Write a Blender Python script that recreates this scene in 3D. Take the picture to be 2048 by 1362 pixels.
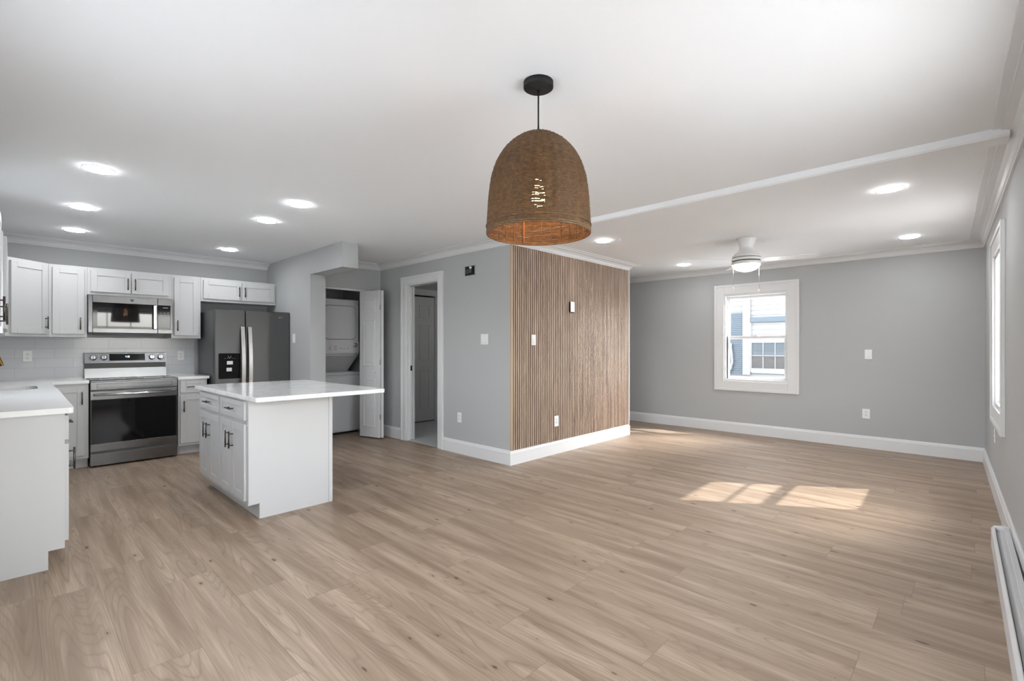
import bpy, bmesh, math, random
from mathutils import Vector, Matrix
random.seed(7)
PI = math.pi
for o in list(bpy.data.objects): bpy.data.objects.remove(o)
S = bpy.context.scene
COL = S.collection

# ------------------------------------------------------------ camera
F = 956.37; YAW = math.radians(43.608)
cam_d = bpy.data.cameras.new('camera'); cam = bpy.data.objects.new('camera', cam_d); COL.objects.link(cam)
cam_d.sensor_width = 36.0; cam_d.sensor_fit = 'HORIZONTAL'
cam_d.lens = F/2048*36.0
cam_d.shift_y = 12.0/2048
cam_d.clip_start = 0.02
cam.location = (0, 0, 1.27)
cam.rotation_euler = (PI/2, 0, YAW-PI/2)
S.camera = cam

# ------------------------------------------------------------ world, sun, exposure
w = bpy.data.worlds.new('sky'); S.world = w; w.use_nodes = True
nt = w.node_tree; nt.nodes.clear()
wo = nt.nodes.new('ShaderNodeOutputWorld'); bg = nt.nodes.new('ShaderNodeBackground')
sky = nt.nodes.new('ShaderNodeTexSky'); sky.sky_type = 'NISHITA'; sky.sun_disc = False
sky.sun_elevation = math.radians(39.5); sky.sun_rotation = math.radians(120); sky.dust_density = 2.5
hs = nt.nodes.new('ShaderNodeHueSaturation'); hs.inputs['Saturation'].default_value = 0.25
bg.inputs['Strength'].default_value = 2.0
nt.links.new(sky.outputs[0], hs.inputs['Color']); nt.links.new(hs.outputs[0], bg.inputs['Color']); nt.links.new(bg.outputs[0], wo.inputs[0])
sd = bpy.data.lights.new('sun', 'SUN'); sun = bpy.data.objects.new('sun', sd); COL.objects.link(sun)
sd.energy = 5.5; sd.angle = math.radians(0.9); sd.color = (1, .97, .93)
sun.rotation_euler = Vector((-.64, 1.0, -.977)).to_track_quat('-Z', 'Y').to_euler()
sun.location = (9, -6, 8)
S.view_settings.view_transform = 'Standard'; S.view_settings.look = 'None'
S.view_settings.exposure = 0.80; S.view_settings.gamma = 1.0; S.view_settings.use_curve_mapping = False
LAMP_E = 60.0          # recessed discs
def portal(name, loc, rot, sx, sy):
    d = bpy.data.lights.new(name, 'AREA'); o = bpy.data.objects.new(name, d); COL.objects.link(o)
    d.shape = 'RECTANGLE'; d.size = sx; d.size_y = sy; d.cycles.is_portal = True
    o.location = loc; o.rotation_euler = rot
    return o

# ------------------------------------------------------------ materials
MATS = {}
def mat(name, col, rough=.5, metal=0.0, emit=None, es=0.0, spec=.5, coat=0.0, bump=0.0, bscale=40, var=0.0, stretch=(1,1,1)):
    if name in MATS: return MATS[name]
    m = bpy.data.materials.new(name); m.use_nodes = True; n = m.node_tree
    b = n.nodes['Principled BSDF']
    b.inputs['Base Color'].default_value = (*col, 1); b.inputs['Roughness'].default_value = rough
    b.inputs['Metallic'].default_value = metal; b.inputs['Specular IOR Level'].default_value = spec
    b.inputs['Coat Weight'].default_value = coat
    if emit: b.inputs['Emission Color'].default_value = (*emit, 1); b.inputs['Emission Strength'].default_value = es
    if bump or var:
        tc = n.nodes.new('ShaderNodeTexCoord'); mp = n.nodes.new('ShaderNodeMapping'); nz = n.nodes.new('ShaderNodeTexNoise')
        mp.inputs['Scale'].default_value = stretch; nz.inputs['Scale'].default_value = bscale; nz.inputs['Detail'].default_value = 4
        n.links.new(tc.outputs['Object'], mp.inputs[0]); n.links.new(mp.outputs[0], nz.inputs[0])
        if bump:
            bp = n.nodes.new('ShaderNodeBump'); bp.inputs['Strength'].default_value = bump; bp.inputs['Distance'].default_value = .002
            n.links.new(nz.outputs[0], bp.inputs['Height']); n.links.new(bp.outputs[0], b.inputs['Normal'])
        if var:
            mx = n.nodes.new('ShaderNodeMix'); mx.data_type = 'RGBA'
            mx.inputs[6].default_value = (*[c*(1-var) for c in col], 1); mx.inputs[7].default_value = (*[min(1,c*(1+var)) for c in col], 1)
            n.links.new(nz.outputs[0], mx.inputs[0]); n.links.new(mx.outputs[2], b.inputs['Base Color'])
    MATS[name] = m; return m
def srgb(r, g, b):
    f = lambda c: (c/255/12.92) if c/255 <= .04045 else ((c/255+.055)/1.055)**2.4
    return (f(r), f(g), f(b))

M_wall = mat('grey_wall_paint', (.450,.457,.460), .65, bump=.06, bscale=180)
M_ceil = mat('white_ceiling_paint', (.88,.895,.91), .8, bump=.05, bscale=150)
M_trim = mat('white_trim_paint', (.74,.742,.745), .35, bump=.02, bscale=60)
M_cab = mat('white_cabinet_paint', (.545,.547,.548), .32, bump=.02, bscale=50)
M_dark = mat('dark_recess', (.01,.01,.01), .8)
M_quartz = None
M_pull = mat('dark_bronze_metal', (.10,.09,.085), .35, 1.0, bump=.02)
M_steel = mat('brushed_stainless_steel', (.19,.19,.193), .2, 1.0, bump=.12, bscale=30, stretch=(1,1,60))
M_steeldk = mat('slate_fridge_steel', (.105,.105,.107), .34, .7, bump=.05, bscale=30, stretch=(60,60,1))
M_fridgeside = mat('dark_grey_painted_steel', (.11,.112,.115), .4, .2, bump=.05)
M_chrome = mat('polished_metal', (.80,.80,.81), .2, 1.0, bump=.01)
M_bglass = mat('black_glass', (.004,.004,.005), .06, 0, spec=.35, bump=.0)
M_black = mat('black_plastic', (.012,.012,.012), .35, bump=.03)
M_plate = mat('white_plastic', (.82,.82,.81), .35, bump=.01)
M_plate2 = mat('outlet_slot_dark', (.03,.03,.03), .6)
M_appl = mat('white_enamel', (.62,.625,.64), .3, bump=.01)
M_brass = mat('brushed_brass', (.72,.44,.13), .25, 1.0, bump=.03)
M_lampblk = mat('black_metal', (.003,.003,.003), .7, bump=.05)
M_glow = mat('led_diffuser', (.9,.9,.9), .5, emit=(.955,.98,1), es=LAMP_E)
M_fanglow = mat('fan_light_glass', (.9,.9,.9), .4, emit=(1,.97,.93), es=14.0)
M_bulb = mat('warm_bulb_glass', (1,.8,.5), .3, emit=(1,.55,.24), es=60.0)
M_basin = mat('sink_steel', (.10,.10,.105), .3, .9, bump=.05)
M_screen = mat('clock_digits', (.3,.4,.9), .5, emit=(.45,.55,1), es=3.0)
M_ink = mat('light_grey_print', (.45,.45,.46), .5)
M_tile_fl = mat('bathroom_tile', (.50,.51,.52), .4, bump=.03, var=.06, bscale=6)
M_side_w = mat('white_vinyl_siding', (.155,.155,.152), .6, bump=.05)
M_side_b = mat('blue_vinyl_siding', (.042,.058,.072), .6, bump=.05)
M_ground = mat('outside_ground', (.42,.42,.42), .9, bump=.3, var=.2, bscale=3)
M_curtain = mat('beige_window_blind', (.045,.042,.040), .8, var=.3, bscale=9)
M_slat = None

def quartz():
    m = mat('white_quartz', (.84,.84,.84), .12, coat=.2); n = m.node_tree; b = n.nodes['Principled BSDF']
    tc = n.nodes.new('ShaderNodeTexCoord'); nz = n.nodes.new('ShaderNodeTexNoise'); nz.inputs['Scale'].default_value = 2.6; nz.inputs['Detail'].default_value = 6; nz.inputs['Distortion'].default_value = 1.8
    r = n.nodes.new('ShaderNodeValToRGB'); e = r.color_ramp.elements
    e[0].position = .44; e[0].color = (.84,.84,.84,1); e[1].position = .56; e[1].color = (.84,.84,.84,1)
    x = e.new(.495); x.color = (.80,.80,.80,1); x = e.new(.505); x.color = (.62,.62,.63,1); x = e.new(.515); x.color = (.81,.81,.81,1)
    n.links.new(tc.outputs['Object'], nz.inputs[0]); n.links.new(nz.outputs[0], r.inputs[0]); n.links.new(r.outputs[0], b.inputs['Base Color'])
    return m
M_quartz = quartz()
M_quartz_plain = mat('plain_white_quartz', (.84,.84,.83), .16, bump=.01)

def N(t, kind, **kw):
    x = t.nodes.new(kind)
    for k, v in kw.items(): setattr(x, k, v)
    return x
def mth(t, op, a, b=None, c=None):
    x = t.nodes.new('ShaderNodeMath'); x.operation = op
    for i, v in enumerate((a, b, c)):
        if v is None: continue
        if isinstance(v, (int, float)): x.inputs[i].default_value = v
        else: t.links.new(v, x.inputs[i])
    return x.outputs[0]
def mixc(t, f, a, b, mode='MIX'):
    x = t.nodes.new('ShaderNodeMix'); x.data_type = 'RGBA'; x.blend_type = mode
    for i, v in ((0, f), (6, a), (7, b)):
        if isinstance(v, (int, float)): x.inputs[i].default_value = v
        elif isinstance(v, tuple): x.inputs[i].default_value = (*v, 1) if len(v) == 3 else v
        else: t.links.new(v, x.inputs[i])
    return x.outputs[2]

def floor_mat():
    m = bpy.data.materials.new('light_oak_vinyl_plank'); m.use_nodes = True; t = m.node_tree; b = t.nodes['Principled BSDF']
    tc = N(t, 'ShaderNodeTexCoord'); sp = N(t, 'ShaderNodeSeparateXYZ'); t.links.new(tc.outputs['Object'], sp.inputs[0])
    X, Y = sp.outputs[0], sp.outputs[1]
    W, L = .235, 1.22
    u = mth(t, 'DIVIDE', mth(t, 'SUBTRACT', X, .09), W); row = mth(t, 'FLOOR', u); fu = mth(t, 'FRACT', u)
    wn = N(t, 'ShaderNodeTexWhiteNoise', noise_dimensions='1D'); t.links.new(row, wn.inputs['W'])
    v = mth(t, 'ADD', mth(t, 'DIVIDE', Y, L), mth(t, 'MULTIPLY', wn.outputs['Value'], 7.3)); cl = mth(t, 'FLOOR', v); fv = mth(t, 'FRACT', v)
    cmb = N(t, 'ShaderNodeCombineXYZ'); t.links.new(row, cmb.inputs[0]); t.links.new(cl, cmb.inputs[1])
    w2 = N(t, 'ShaderNodeTexWhiteNoise', noise_dimensions='2D'); t.links.new(cmb.outputs[0], w2.inputs['Vector'])
    rnd = w2.outputs['Value']
    # plank-local coordinates with a random offset
    off = N(t, 'ShaderNodeVectorMath', operation='SCALE'); t.links.new(w2.outputs['Color'], off.inputs[0]); off.inputs[3].default_value = 37.0
    add = N(t, 'ShaderNodeVectorMath', operation='ADD'); t.links.new(tc.outputs['Object'], add.inputs[0]); t.links.new(off.outputs[0], add.inputs[1])
    def noise(sx, sy, sc, det=3, dist=0.0, rough=.5):
        mp = N(t, 'ShaderNodeMapping'); mp.inputs['Scale'].default_value = (sx, sy, 1); t.links.new(add.outputs[0], mp.inputs[0])
        z = N(t, 'ShaderNodeTexNoise'); z.inputs['Scale'].default_value = sc; z.inputs['Detail'].default_value = det; z.inputs['Distortion'].default_value = dist; z.inputs['Roughness'].default_value = rough
        t.links.new(mp.outputs[0], z.inputs[0]); return z.outputs[0]
    broad = noise(1, .07, 13, 3, .25)                # long light and dark streaks
    cath = noise(1, .065, 5.5, 1.2, .12)                 # field whose contours are the cathedral grain
    rings = mth(t, 'FRACT', mth(t, 'MULTIPLY', cath, 38.0))
    ringl = mth(t, 'POWER', mth(t, 'ABSOLUTE', mth(t, 'SUBTRACT', mth(t, 'MULTIPLY', rings, 2.0), 1.0)), 5.0)
    fine = noise(1, .03, 130, 4, 0, .65)
    rmask = mth(t, 'MULTIPLY', ringl, mth(t, 'MULTIPLY', noise(1, .3, 3.0, 2), 1.0))
    base = mixc(t, rnd, (.385,.285,.205), (.455,.345,.255))
    pk = N(t, 'ShaderNodeMapRange'); t.links.new(broad, pk.inputs[0]); pk.inputs[1].default_value = .32; pk.inputs[2].default_value = .68
    c1 = mixc(t, pk.outputs[0], mixc(t, .80, base, (.215,.148,.100)), mixc(t, .40, base, (.55,.44,.345)))
    c2 = mixc(t, mth(t, 'MULTIPLY', rmask, .95), c1, (.165,.11,.075))
    fr = N(t, 'ShaderNodeMapRange'); t.links.new(fine, fr.inputs[0]); fr.inputs[1].default_value = .35; fr.inputs[2].default_value = .7
    c3 = mixc(t, mth(t, 'MULTIPLY', fr.outputs[0], .5), c2, (.22,.155,.11))
    # knots
    mk = N(t, 'ShaderNodeMapping'); mk.inputs['Scale'].default_value = (4.6, 2.0, 1); t.links.new(add.outputs[0], mk.inputs[0])
    vo = N(t, 'ShaderNodeTexVoronoi', voronoi_dimensions='2D'); vo.inputs['Scale'].default_value = 1.0; t.links.new(mk.outputs[0], vo.inputs['Vector'])
    sepc = N(t, 'ShaderNodeSeparateColor'); t.links.new(vo.outputs['Color'], sepc.inputs[0])
    kn = mth(t, 'LESS_THAN', mth(t, 'ADD', vo.outputs['Distance'], mth(t, 'MULTIPLY', mth(t, 'SUBTRACT', fine, .5), .16)), mth(t, 'SUBTRACT', mth(t, 'MULTIPLY', sepc.outputs[0], .06), .02))
    kr = N(t, 'ShaderNodeMapRange'); t.links.new(vo.outputs['Distance'], kr.inputs[0]); kr.inputs[1].default_value = .02; kr.inputs[2].default_value = .12; kr.inputs[3].default_value = .45; kr.inputs[4].default_value = 0
    c4 = mixc(t, mth(t, 'MULTIPLY', kr.outputs[0], sepc.outputs[0]), c3, (.22,.14,.09))
    c5 = mixc(t, mth(t, 'MULTIPLY', kn, .85), c4, (.07,.045,.03))
    # seams
    eu = mth(t, 'MULTIPLY', mth(t, 'MINIMUM', fu, mth(t, 'SUBTRACT', 1.0, fu)), W)
    ev = mth(t, 'MULTIPLY', mth(t, 'MINIMUM', fv, mth(t, 'SUBTRACT', 1.0, fv)), L)
    seam = mth(t, 'LESS_THAN', mth(t, 'MINIMUM', eu, ev), .0010)
    c6 = mixc(t, mth(t, 'MULTIPLY', seam, .6), c5, (.12,.085,.06))
    t.links.new(c6, b.inputs['Base Color'])
    b.inputs['Roughness'].default_value = .42; b.inputs['Specular IOR Level'].default_value = .4
    bp = N(t, 'ShaderNodeBump'); bp.inputs['Strength'].default_value = .12; bp.inputs['Distance'].default_value = .001
    hgt = mth(t, 'SUBTRACT', mth(t, 'MULTIPLY', fine, .5), seam); t.links.new(hgt, bp.inputs['Height']); t.links.new(bp.outputs[0], b.inputs['Normal'])
    return m
M_floor = floor_mat()

def tile_mat():
    m = bpy.data.materials.new('pale_subway_tile'); m.use_nodes = True; t = m.node_tree; b = t.nodes['Principled BSDF']
    tc = N(t, 'ShaderNodeTexCoord'); mp = N(t, 'ShaderNodeMapping'); t.links.new(tc.outputs['Object'], mp.inputs[0])
    mp.inputs['Rotation'].default_value = (-PI/2, 0, 0); mp.inputs['Location'].default_value = (.12, -.936, 0)
    br = N(t, 'ShaderNodeTexBrick'); t.links.new(mp.outputs[0], br.inputs['Vector'])
    br.inputs['Color1'].default_value = (.60,.61,.63,1); br.inputs['Color2'].default_value = (.63,.64,.655,1); br.inputs['Mortar'].default_value = (.49,.49,.50,1)
    br.inputs['Scale'].default_value = 1; br.inputs['Mortar Size'].default_value = .0018; br.inputs['Brick Width'].default_value = .305; br.inputs['Row Height'].default_value = .1035
    br.offset = .5
    t.links.new(br.outputs['Color'], b.inputs['Base Color']); b.inputs['Roughness'].default_value = .12
    bp = N(t, 'ShaderNodeBump'); bp.invert = True; bp.inputs['Strength'].default_value = .5; bp.inputs['Distance'].default_value = .002
    t.links.new(br.outputs['Fac'], bp.inputs['Height']); t.links.new(bp.outputs[0], b.inputs['Normal'])
    return m
M_tile = tile_mat()

def wood_mat(name, c1, c2, axis_scale, rough=.5):
    m = bpy.data.materials.new(name); m.use_nodes = True; t = m.node_tree; b = t.nodes['Principled BSDF']
    tc = N(t, 'ShaderNodeTexCoord'); mp = N(t, 'ShaderNodeMapping'); mp.inputs['Scale'].default_value = axis_scale
    t.links.new(tc.outputs['Object'], mp.inputs[0])
    z = N(t, 'ShaderNodeTexNoise'); z.inputs['Scale'].default_value = 1; z.inputs['Detail'].default_value = 5; z.inputs['Distortion'].default_value = .5; t.links.new(mp.outputs[0], z.inputs[0])
    mr = N(t, 'ShaderNodeMapRange'); mr.inputs[1].default_value = .3; mr.inputs[2].default_value = .7; t.links.new(z.outputs[0], mr.inputs[0])
    t.links.new(mixc(t, mr.outputs[0], c1, c2), b.inputs['Base Color']); b.inputs['Roughness'].default_value = rough
    return m
M_slat = wood_mat('pale_oak_slat', (.50,.385,.29), (.29,.205,.15), (28, 28, 1.6))
M_slatbk = mat('dark_brown_felt', (.018,.010,.008), .95, bump=.3, bscale=300)
M_oak = wood_mat('light_oak_edge', (.56,.43,.30), (.46,.34,.23), (30, 30, 1.5))
M_rattan = wood_mat('brown_rattan', (.19,.105,.04), (.07,.036,.015), (60, 60, 90), .55)
def rattan_tr():
    t = M_rattan.node_tree; b = t.nodes['Principled BSDF']; out = t.nodes['Material Output']
    tr = N(t, 'ShaderNodeBsdfTranslucent'); tr.inputs[0].default_value = (.45,.20,.06,1)
    mx = N(t, 'ShaderNodeMixShader'); mx.inputs[0].default_value = .12
    t.links.new(b.outputs[0], mx.inputs[1]); t.links.new(tr.outputs[0], mx.inputs[2]); t.links.new(mx.outputs[0], out.inputs[0])
rattan_tr()
def glass_mat():
    m = bpy.data.materials.new('window_glass'); m.use_nodes = True; t = m.node_tree; t.nodes.clear()
    o = N(t, 'ShaderNodeOutputMaterial'); a = N(t, 'ShaderNodeBsdfTransparent'); g = N(t, 'ShaderNodeBsdfGlossy'); g.inputs['Roughness'].default_value = .02
    a.inputs[0].default_value = (.96,.97,.97,1); lw = N(t, 'ShaderNodeLayerWeight'); lw.inputs[0].default_value = .5
    mx = N(t, 'ShaderNodeMixShader'); t.links.new(mth(t, 'ADD', .03, mth(t, 'MULTIPLY', mth(t, 'POWER', lw.outputs['Facing'], 5.0), .5)), mx.inputs[0]); t.links.new(a.outputs[0], mx.inputs[1]); t.links.new(g.outputs[0], mx.inputs[2]); t.links.new(mx.outputs[0], o.inputs[0])
    return m
M_glass = glass_mat()

# ------------------------------------------------------------ mesh helpers
class MB:
    def __init__(s): s.bm = bmesh.new(); s.mats = []
    def _mi(s, m):
        if m not in s.mats: s.mats.append(m)
        return s.mats.index(m)
    def _fin(s, faces, m, sm=False):
        i = s._mi(m)
        for f in faces: f.material_index = i; f.smooth = sm
    def box(s, x0, x1, y0, y1, z0, z1, m=None, bev=0.0):
        v = [s.bm.verts.new(p) for p in ((x0,y0,z0),(x1,y0,z0),(x1,y1,z0),(x0,y1,z0),(x0,y0,z1),(x1,y0,z1),(x1,y1,z1),(x0,y1,z1))]
        fs = [s.bm.faces.new([v[i] for i in q]) for q in ((0,3,2,1),(4,5,6,7),(0,1,5,4),(1,2,6,5),(2,3,7,6),(3,0,4,7))]
        s._fin(fs, m)
        if bev:
            es = list({e for f in fs for e in f.edges})
            r = bmesh.ops.bevel(s.bm, geom=es, offset=bev, segments=2, affect='EDGES', profile=.5)
            fs = list({f for f in r['faces']} | {f for f in fs if f.is_valid})
        s._fin(fs, m)
        return s
    def prism(s, pts, z0, z1, m=None, axis='z', bev=0.0):
        # pts polygon in the plane perpendicular to axis
        def P(a, b, c):
            return {'z': (a, b, c), 'x': (c, a, b), 'y': (a, c, b)}[axis]
        lo = [s.bm.verts.new(P(a, b, z0)) for a, b in pts]; hi = [s.bm.verts.new(P(a, b, z1)) for a, b in pts]
        n = len(pts); fs = [s.bm.faces.new(lo[::-1]), s.bm.faces.new(hi)]
        for i in range(n): fs.append(s.bm.faces.new((lo[i], lo[(i+1)%n], hi[(i+1)%n], hi[i])))
        bmesh.ops.recalc_face_normals(s.bm, faces=fs)
        s._fin(fs, m)
        if bev:
            es = list({e for f in fs for e in f.edges})
            r = bmesh.ops.bevel(s.bm, geom=es, offset=bev, segments=2, affect='EDGES', profile=.5)
            fs = list({f for f in r['faces']} | {f for f in fs if f.is_valid})
        s._fin(fs, m); return s
    def lathe(s, prof, m=None, seg=32, c=(0,0,0), axis='z', sm=True, cap=True):
        rings = []
        for r, z in prof:
            ring = []
            for k in range(seg):
                a = 2*PI*k/seg; x, y = r*math.cos(a), r*math.sin(a)
                p = {'z': (x, y, z), 'y': (x, z, y), 'x': (z, x, y)}[axis]
                ring.append(s.bm.verts.new((p[0]+c[0], p[1]+c[1], p[2]+c[2])))
            rings.append(ring)
        fs = []
        for a, b in zip(rings, rings[1:]):
            for k in range(seg): fs.append(s.bm.faces.new((a[k], a[(k+1)%seg], b[(k+1)%seg], b[k])))
        s._fin(fs, m, sm)
        if cap:
            cf = [s.bm.faces.new(rings[0][::-1]), s.bm.faces.new(rings[-1])]; s._fin(cf, m); fs += cf
        bmesh.ops.recalc_face_normals(s.bm, faces=fs)
        return s
    def tube(s, pts, r, m=None, seg=8, closed=False, cap=True):
        pts = [Vector(p) for p in pts]; n = len(pts); rings = []
        for i, p in enumerate(pts):
            a = pts[i-1] if (i > 0 or closed) else p; b = pts[(i+1) % n] if (i < n-1 or closed) else p
            t = (b-a).normalized(); up = Vector((0,0,1)) if abs(t.z) < .9 else Vector((1,0,0))
            u = t.cross(up).normalized(); w = u.cross(t)
            rr = r[i] if isinstance(r, (list, tuple)) else r
            rings.append([s.bm.verts.new(p + u*rr*math.cos(2*PI*k/seg) + w*rr*math.sin(2*PI*k/seg)) for k in range(seg)])
        fs = []
        for i in range(n if closed else n-1):
            a, b = rings[i], rings[(i+1) % n]
            for k in range(seg): fs.append(s.bm.faces.new((a[k], a[(k+1)%seg], b[(k+1)%seg], b[k])))
        s._fin(fs, m, True)
        if not closed and cap:
            cf = [s.bm.faces.new(rings[0][::-1]), s.bm.faces.new(rings[-1])]; s._fin(cf, m); fs += cf
        bmesh.ops.recalc_face_normals(s.bm, faces=fs)
        return s
    def sweep(s, path, prof, m=None, side=1):
        # path: list of xy points; prof: (out, z); out goes to the RIGHT of travel
        n = len(path); P = [Vector((x, y)) for x, y in path]; dirs = [(P[i+1]-P[i]).normalized() for i in range(n-1)]
        rings = []
        for i in range(n):
            d0 = dirs[max(i-1, 0)]; d1 = dirs[min(i, n-2)]
            r0 = Vector((d0.y, -d0.x)); r1 = Vector((d1.y, -d1.x)); mt = (r0+r1).normalized(); k = 1/max(.2, mt.dot(r0))
            rings.append([s.bm.verts.new((P[i].x+mt.x*k*o*side, P[i].y+mt.y*k*o*side, z)) for o, z in prof])
        fs = []; q = len(prof)
        for a, b in zip(rings, rings[1:]):
            for j in range(q): fs.append(s.bm.faces.new((a[j], a[(j+1)%q], b[(j+1)%q], b[j])))
        fs.append(s.bm.faces.new(rings[0])); fs.append(s.bm.faces.new(rings[-1][::-1]))
        bmesh.ops.recalc_face_normals(s.bm, faces=fs); s._fin(fs, m); return s
    def build(s, name, m=None, parent=None, loc=None, rot=None):
        me = bpy.data.meshes.new(name); s.bm.to_mesh(me); s.bm.free()
        for x in s.mats: me.materials.append(x if x is not None else m)
        o = bpy.data.objects.new(name, me); COL.objects.link(o)
        if parent: o.parent = parent
        if loc: o.location = loc
        if rot: o.rotation_euler = rot
        return o

def tag(o, label=None, cat=None, group=None, kind=None):
    if label: o['label'] = label
    if cat: o['category'] = cat
    if group: o['group'] = group
    if kind: o['kind'] = kind
    return o
def empty(name, loc, rz=0):
    o = bpy.data.objects.new(name, None); o.empty_display_size = .1; COL.objects.link(o); o.location = loc; o.rotation_euler = (0,0,rz); return o
def thing(name, label, cat, loc=(0,0,0), rz=0, group=None): return tag(empty(name, loc, rz), label, cat, group)
def struct(name, mb, m=None, parent=None):
    o = mb.build(name, m, parent)
    if parent is None: tag(o, kind='structure')
    return o
def children(o): return [c for c in bpy.data.objects if c.parent == o]
def copy_tree(o, parent=None):
    c = o.copy(); COL.objects.link(c); c.parent = parent
    for ch in children(o): copy_tree(ch, c)
    return c

# ------------------------------------------------------------ room shell
XL, YB, XW, CZ = -.335, 7.27, 7.385, 2.44
KX, KY, KE = 3.695, 3.545, 6.14       # corner of the inner block
LY = 6.15                              # laundry closet front
SX0, SX1 = 2.543, 2.735                # fridge wall
RS = .0225                             # right wall runs slightly off square
RA = math.atan(RS)
def rwy(x): return -.14 - RS*(XW-x)
struct('floor', MB().box(-.6, 7.7, -.8, 7.6, -.12, 0, M_floor))
struct('ceiling', MB().prism([(-.485,rwy(-.485)-.16),(7.545,rwy(7.545)-.16),(7.545,7.43),(-.485,7.43)], CZ, CZ+.15, M_ceil))
def wall_x(name, x0, x1, y0, y1, holes=(), z1=CZ, m=M_wall):   # wall running along Y; holes (ya,yb,za,zb)
    b = MB(); cur = y0
    for ya, yb, za, zb in sorted(holes):
        b.box(x0, x1, cur, ya, 0, z1, m)
        if za > 0: b.box(x0, x1, ya, yb, 0, za, m)
        b.box(x0, x1, ya, yb, zb, z1, m); cur = yb
    b.box(x0, x1, cur, y1, 0, z1, m); return struct(name, b)
def wall_y(name, y0, y1, x0, x1, holes=(), z1=CZ, m=M_wall):
    b = MB(); cur = x0
    for xa, xb, za, zb in sorted(holes):
        b.box(cur, xa, y0, y1, 0, z1, m)
        if za > 0: b.box(xa, xb, y0, y1, 0, za, m)
        b.box(xa, xb, y0, y1, zb, z1, m); cur = xb
    b.box(cur, x1, y0, y1, 0, z1, m); return struct(name, b)
W1 = (1.79, 2.64, .76, 2.045)          # window opening on the far wall (y0,y1,z0,z1)
wall_x('wall_far', XW, XW+.16, -.5, 7.43, [W1])
wall_x('wall_left', XL-.15, XL, -.5, 7.43, [(.9, 2.5, .5, 2.1), (4.66, 5.16, 1.1, 2.05)])
wall_y('wall_back', YB, YB+.16, XL, XW)
# right wall in its own frame: local x from the far corner toward the camera, local y into the room
RW = [(1.49, 2.34, .76, 2.045), (4.55, 6.35, .60, 2.1)]
def rframe(o): o.location = (XW, -.14, 0); o.rotation_euler = (0, 0, PI+RA); return o
# with rotation pi+RA: local +x -> world (-1,-RS), local +y -> world (RS,-1)  (out of the room)
b = MB(); cur = -.2
for xa, xb, za, zb in RW:
    b.box(cur, xa, 0, .16, 0, CZ, M_wall); b.box(xa, xb, 0, .16, 0, za, M_wall); b.box(xa, xb, 0, .16, zb, CZ, M_wall); cur = xb
b.box(cur, 7.85, 0, .16, 0, CZ, M_wall)
rframe(struct('wall_right', b))
# inner block
b = MB(); b.box(KX, KX+.12, KY, 4.787, 0, CZ, M_wall); b.box(KX, KX+.12, 4.787, 5.487, 2.1, CZ, M_wall)
b.box(KX, KX+.028, 5.487, LY+.12, 0, CZ, M_wall); b.box(KX+.088, KX+.12, 5.487, LY+.12, 0, CZ, M_wall); b.box(KX+.028, KX+.088, 6.17, LY+.12, 0, CZ, M_wall)
struct('wall_hall', b)
wall_y('wall_slatted', KY, KY+.12, KX+.12, KE)
wall_x('wall_block_end', KE-.12, KE, KY+.12, YB)
wall_y('wall_laundry', LY, LY+.12, SX1, KX, [(2.83, 3.61, 0, 2.07)])
wall_x('wall_fridge', SX0, SX1, 5.84, YB)
wall_y('wall_bathroom', 6.60, 6.72, KX+.12, KE-.12, [(4.30, 5.03, 0, 2.125)])
wall_x('wall_closet_side', 3.695, 3.815, LY+.12, YB)
struct('trim_bulkhead', MB().box(SX0, SX1, 5.026, 5.84, 2.157, CZ, M_wall))
struct('trim_ceiling_beam', MB().prism([(3.645,CZ),(3.645,2.40),(3.66,2.392),(3.80,2.392),(3.80,CZ)], rwy(3.7)+.06, KY-.08, M_ceil, 'y'))
struct('floor_bathroom', MB().box(KX+.02, KE-.12, 4.0, 7.2, 0, .006, M_tile_fl))
struct('trim_backsplash', MB().box(XL+.002, 1.647, YB-.008, YB-.0005, .915, 1.37, M_tile))

CR = [(0,CZ),(0,2.362),(.012,2.362),(.014,2.372),(.022,2.378),(.034,2.398),(.056,2.416),(.085,2.424),(.092,2.424),(.094,2.432),(.128,2.433),(.13,CZ)]
BB = [(0,0),(.016,0),(.016,.125),(.013,.13),(.009,.148),(.005,.154),(0,.154)]
struct('trim_crown_kitchen', MB().sweep([(XL,YB),(SX0,YB)], CR, M_trim))
struct('trim_crown_block', MB().sweep([(SX1,LY),(KX,LY),(KX,KY),(KE,KY),(KE,5.6)], CR, M_trim))
struct('trim_crown_room', MB().sweep([(XW,5.6),(XW,-.14),(XL,rwy(XL))], CR, M_trim))
struct('baseboard_hall', MB().sweep([(KX,LY),(KX,5.607)], BB, M_trim))
struct('baseboard_slatted', MB().sweep([(KX,4.686),(KX,KY),(KE,KY),(KE,5.6)], [(o*1.5,z) for o,z in BB], M_trim))
struct('baseboard_room', MB().sweep([(XW,5.6),(XW,-.14),(XL,rwy(XL))], [(o*1.2,z) for o,z in BB], M_trim))
struct('baseboard_fridge_wall', MB().sweep([(SX1,5.84),(SX1,LY)][::-1], BB, M_trim))

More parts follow.
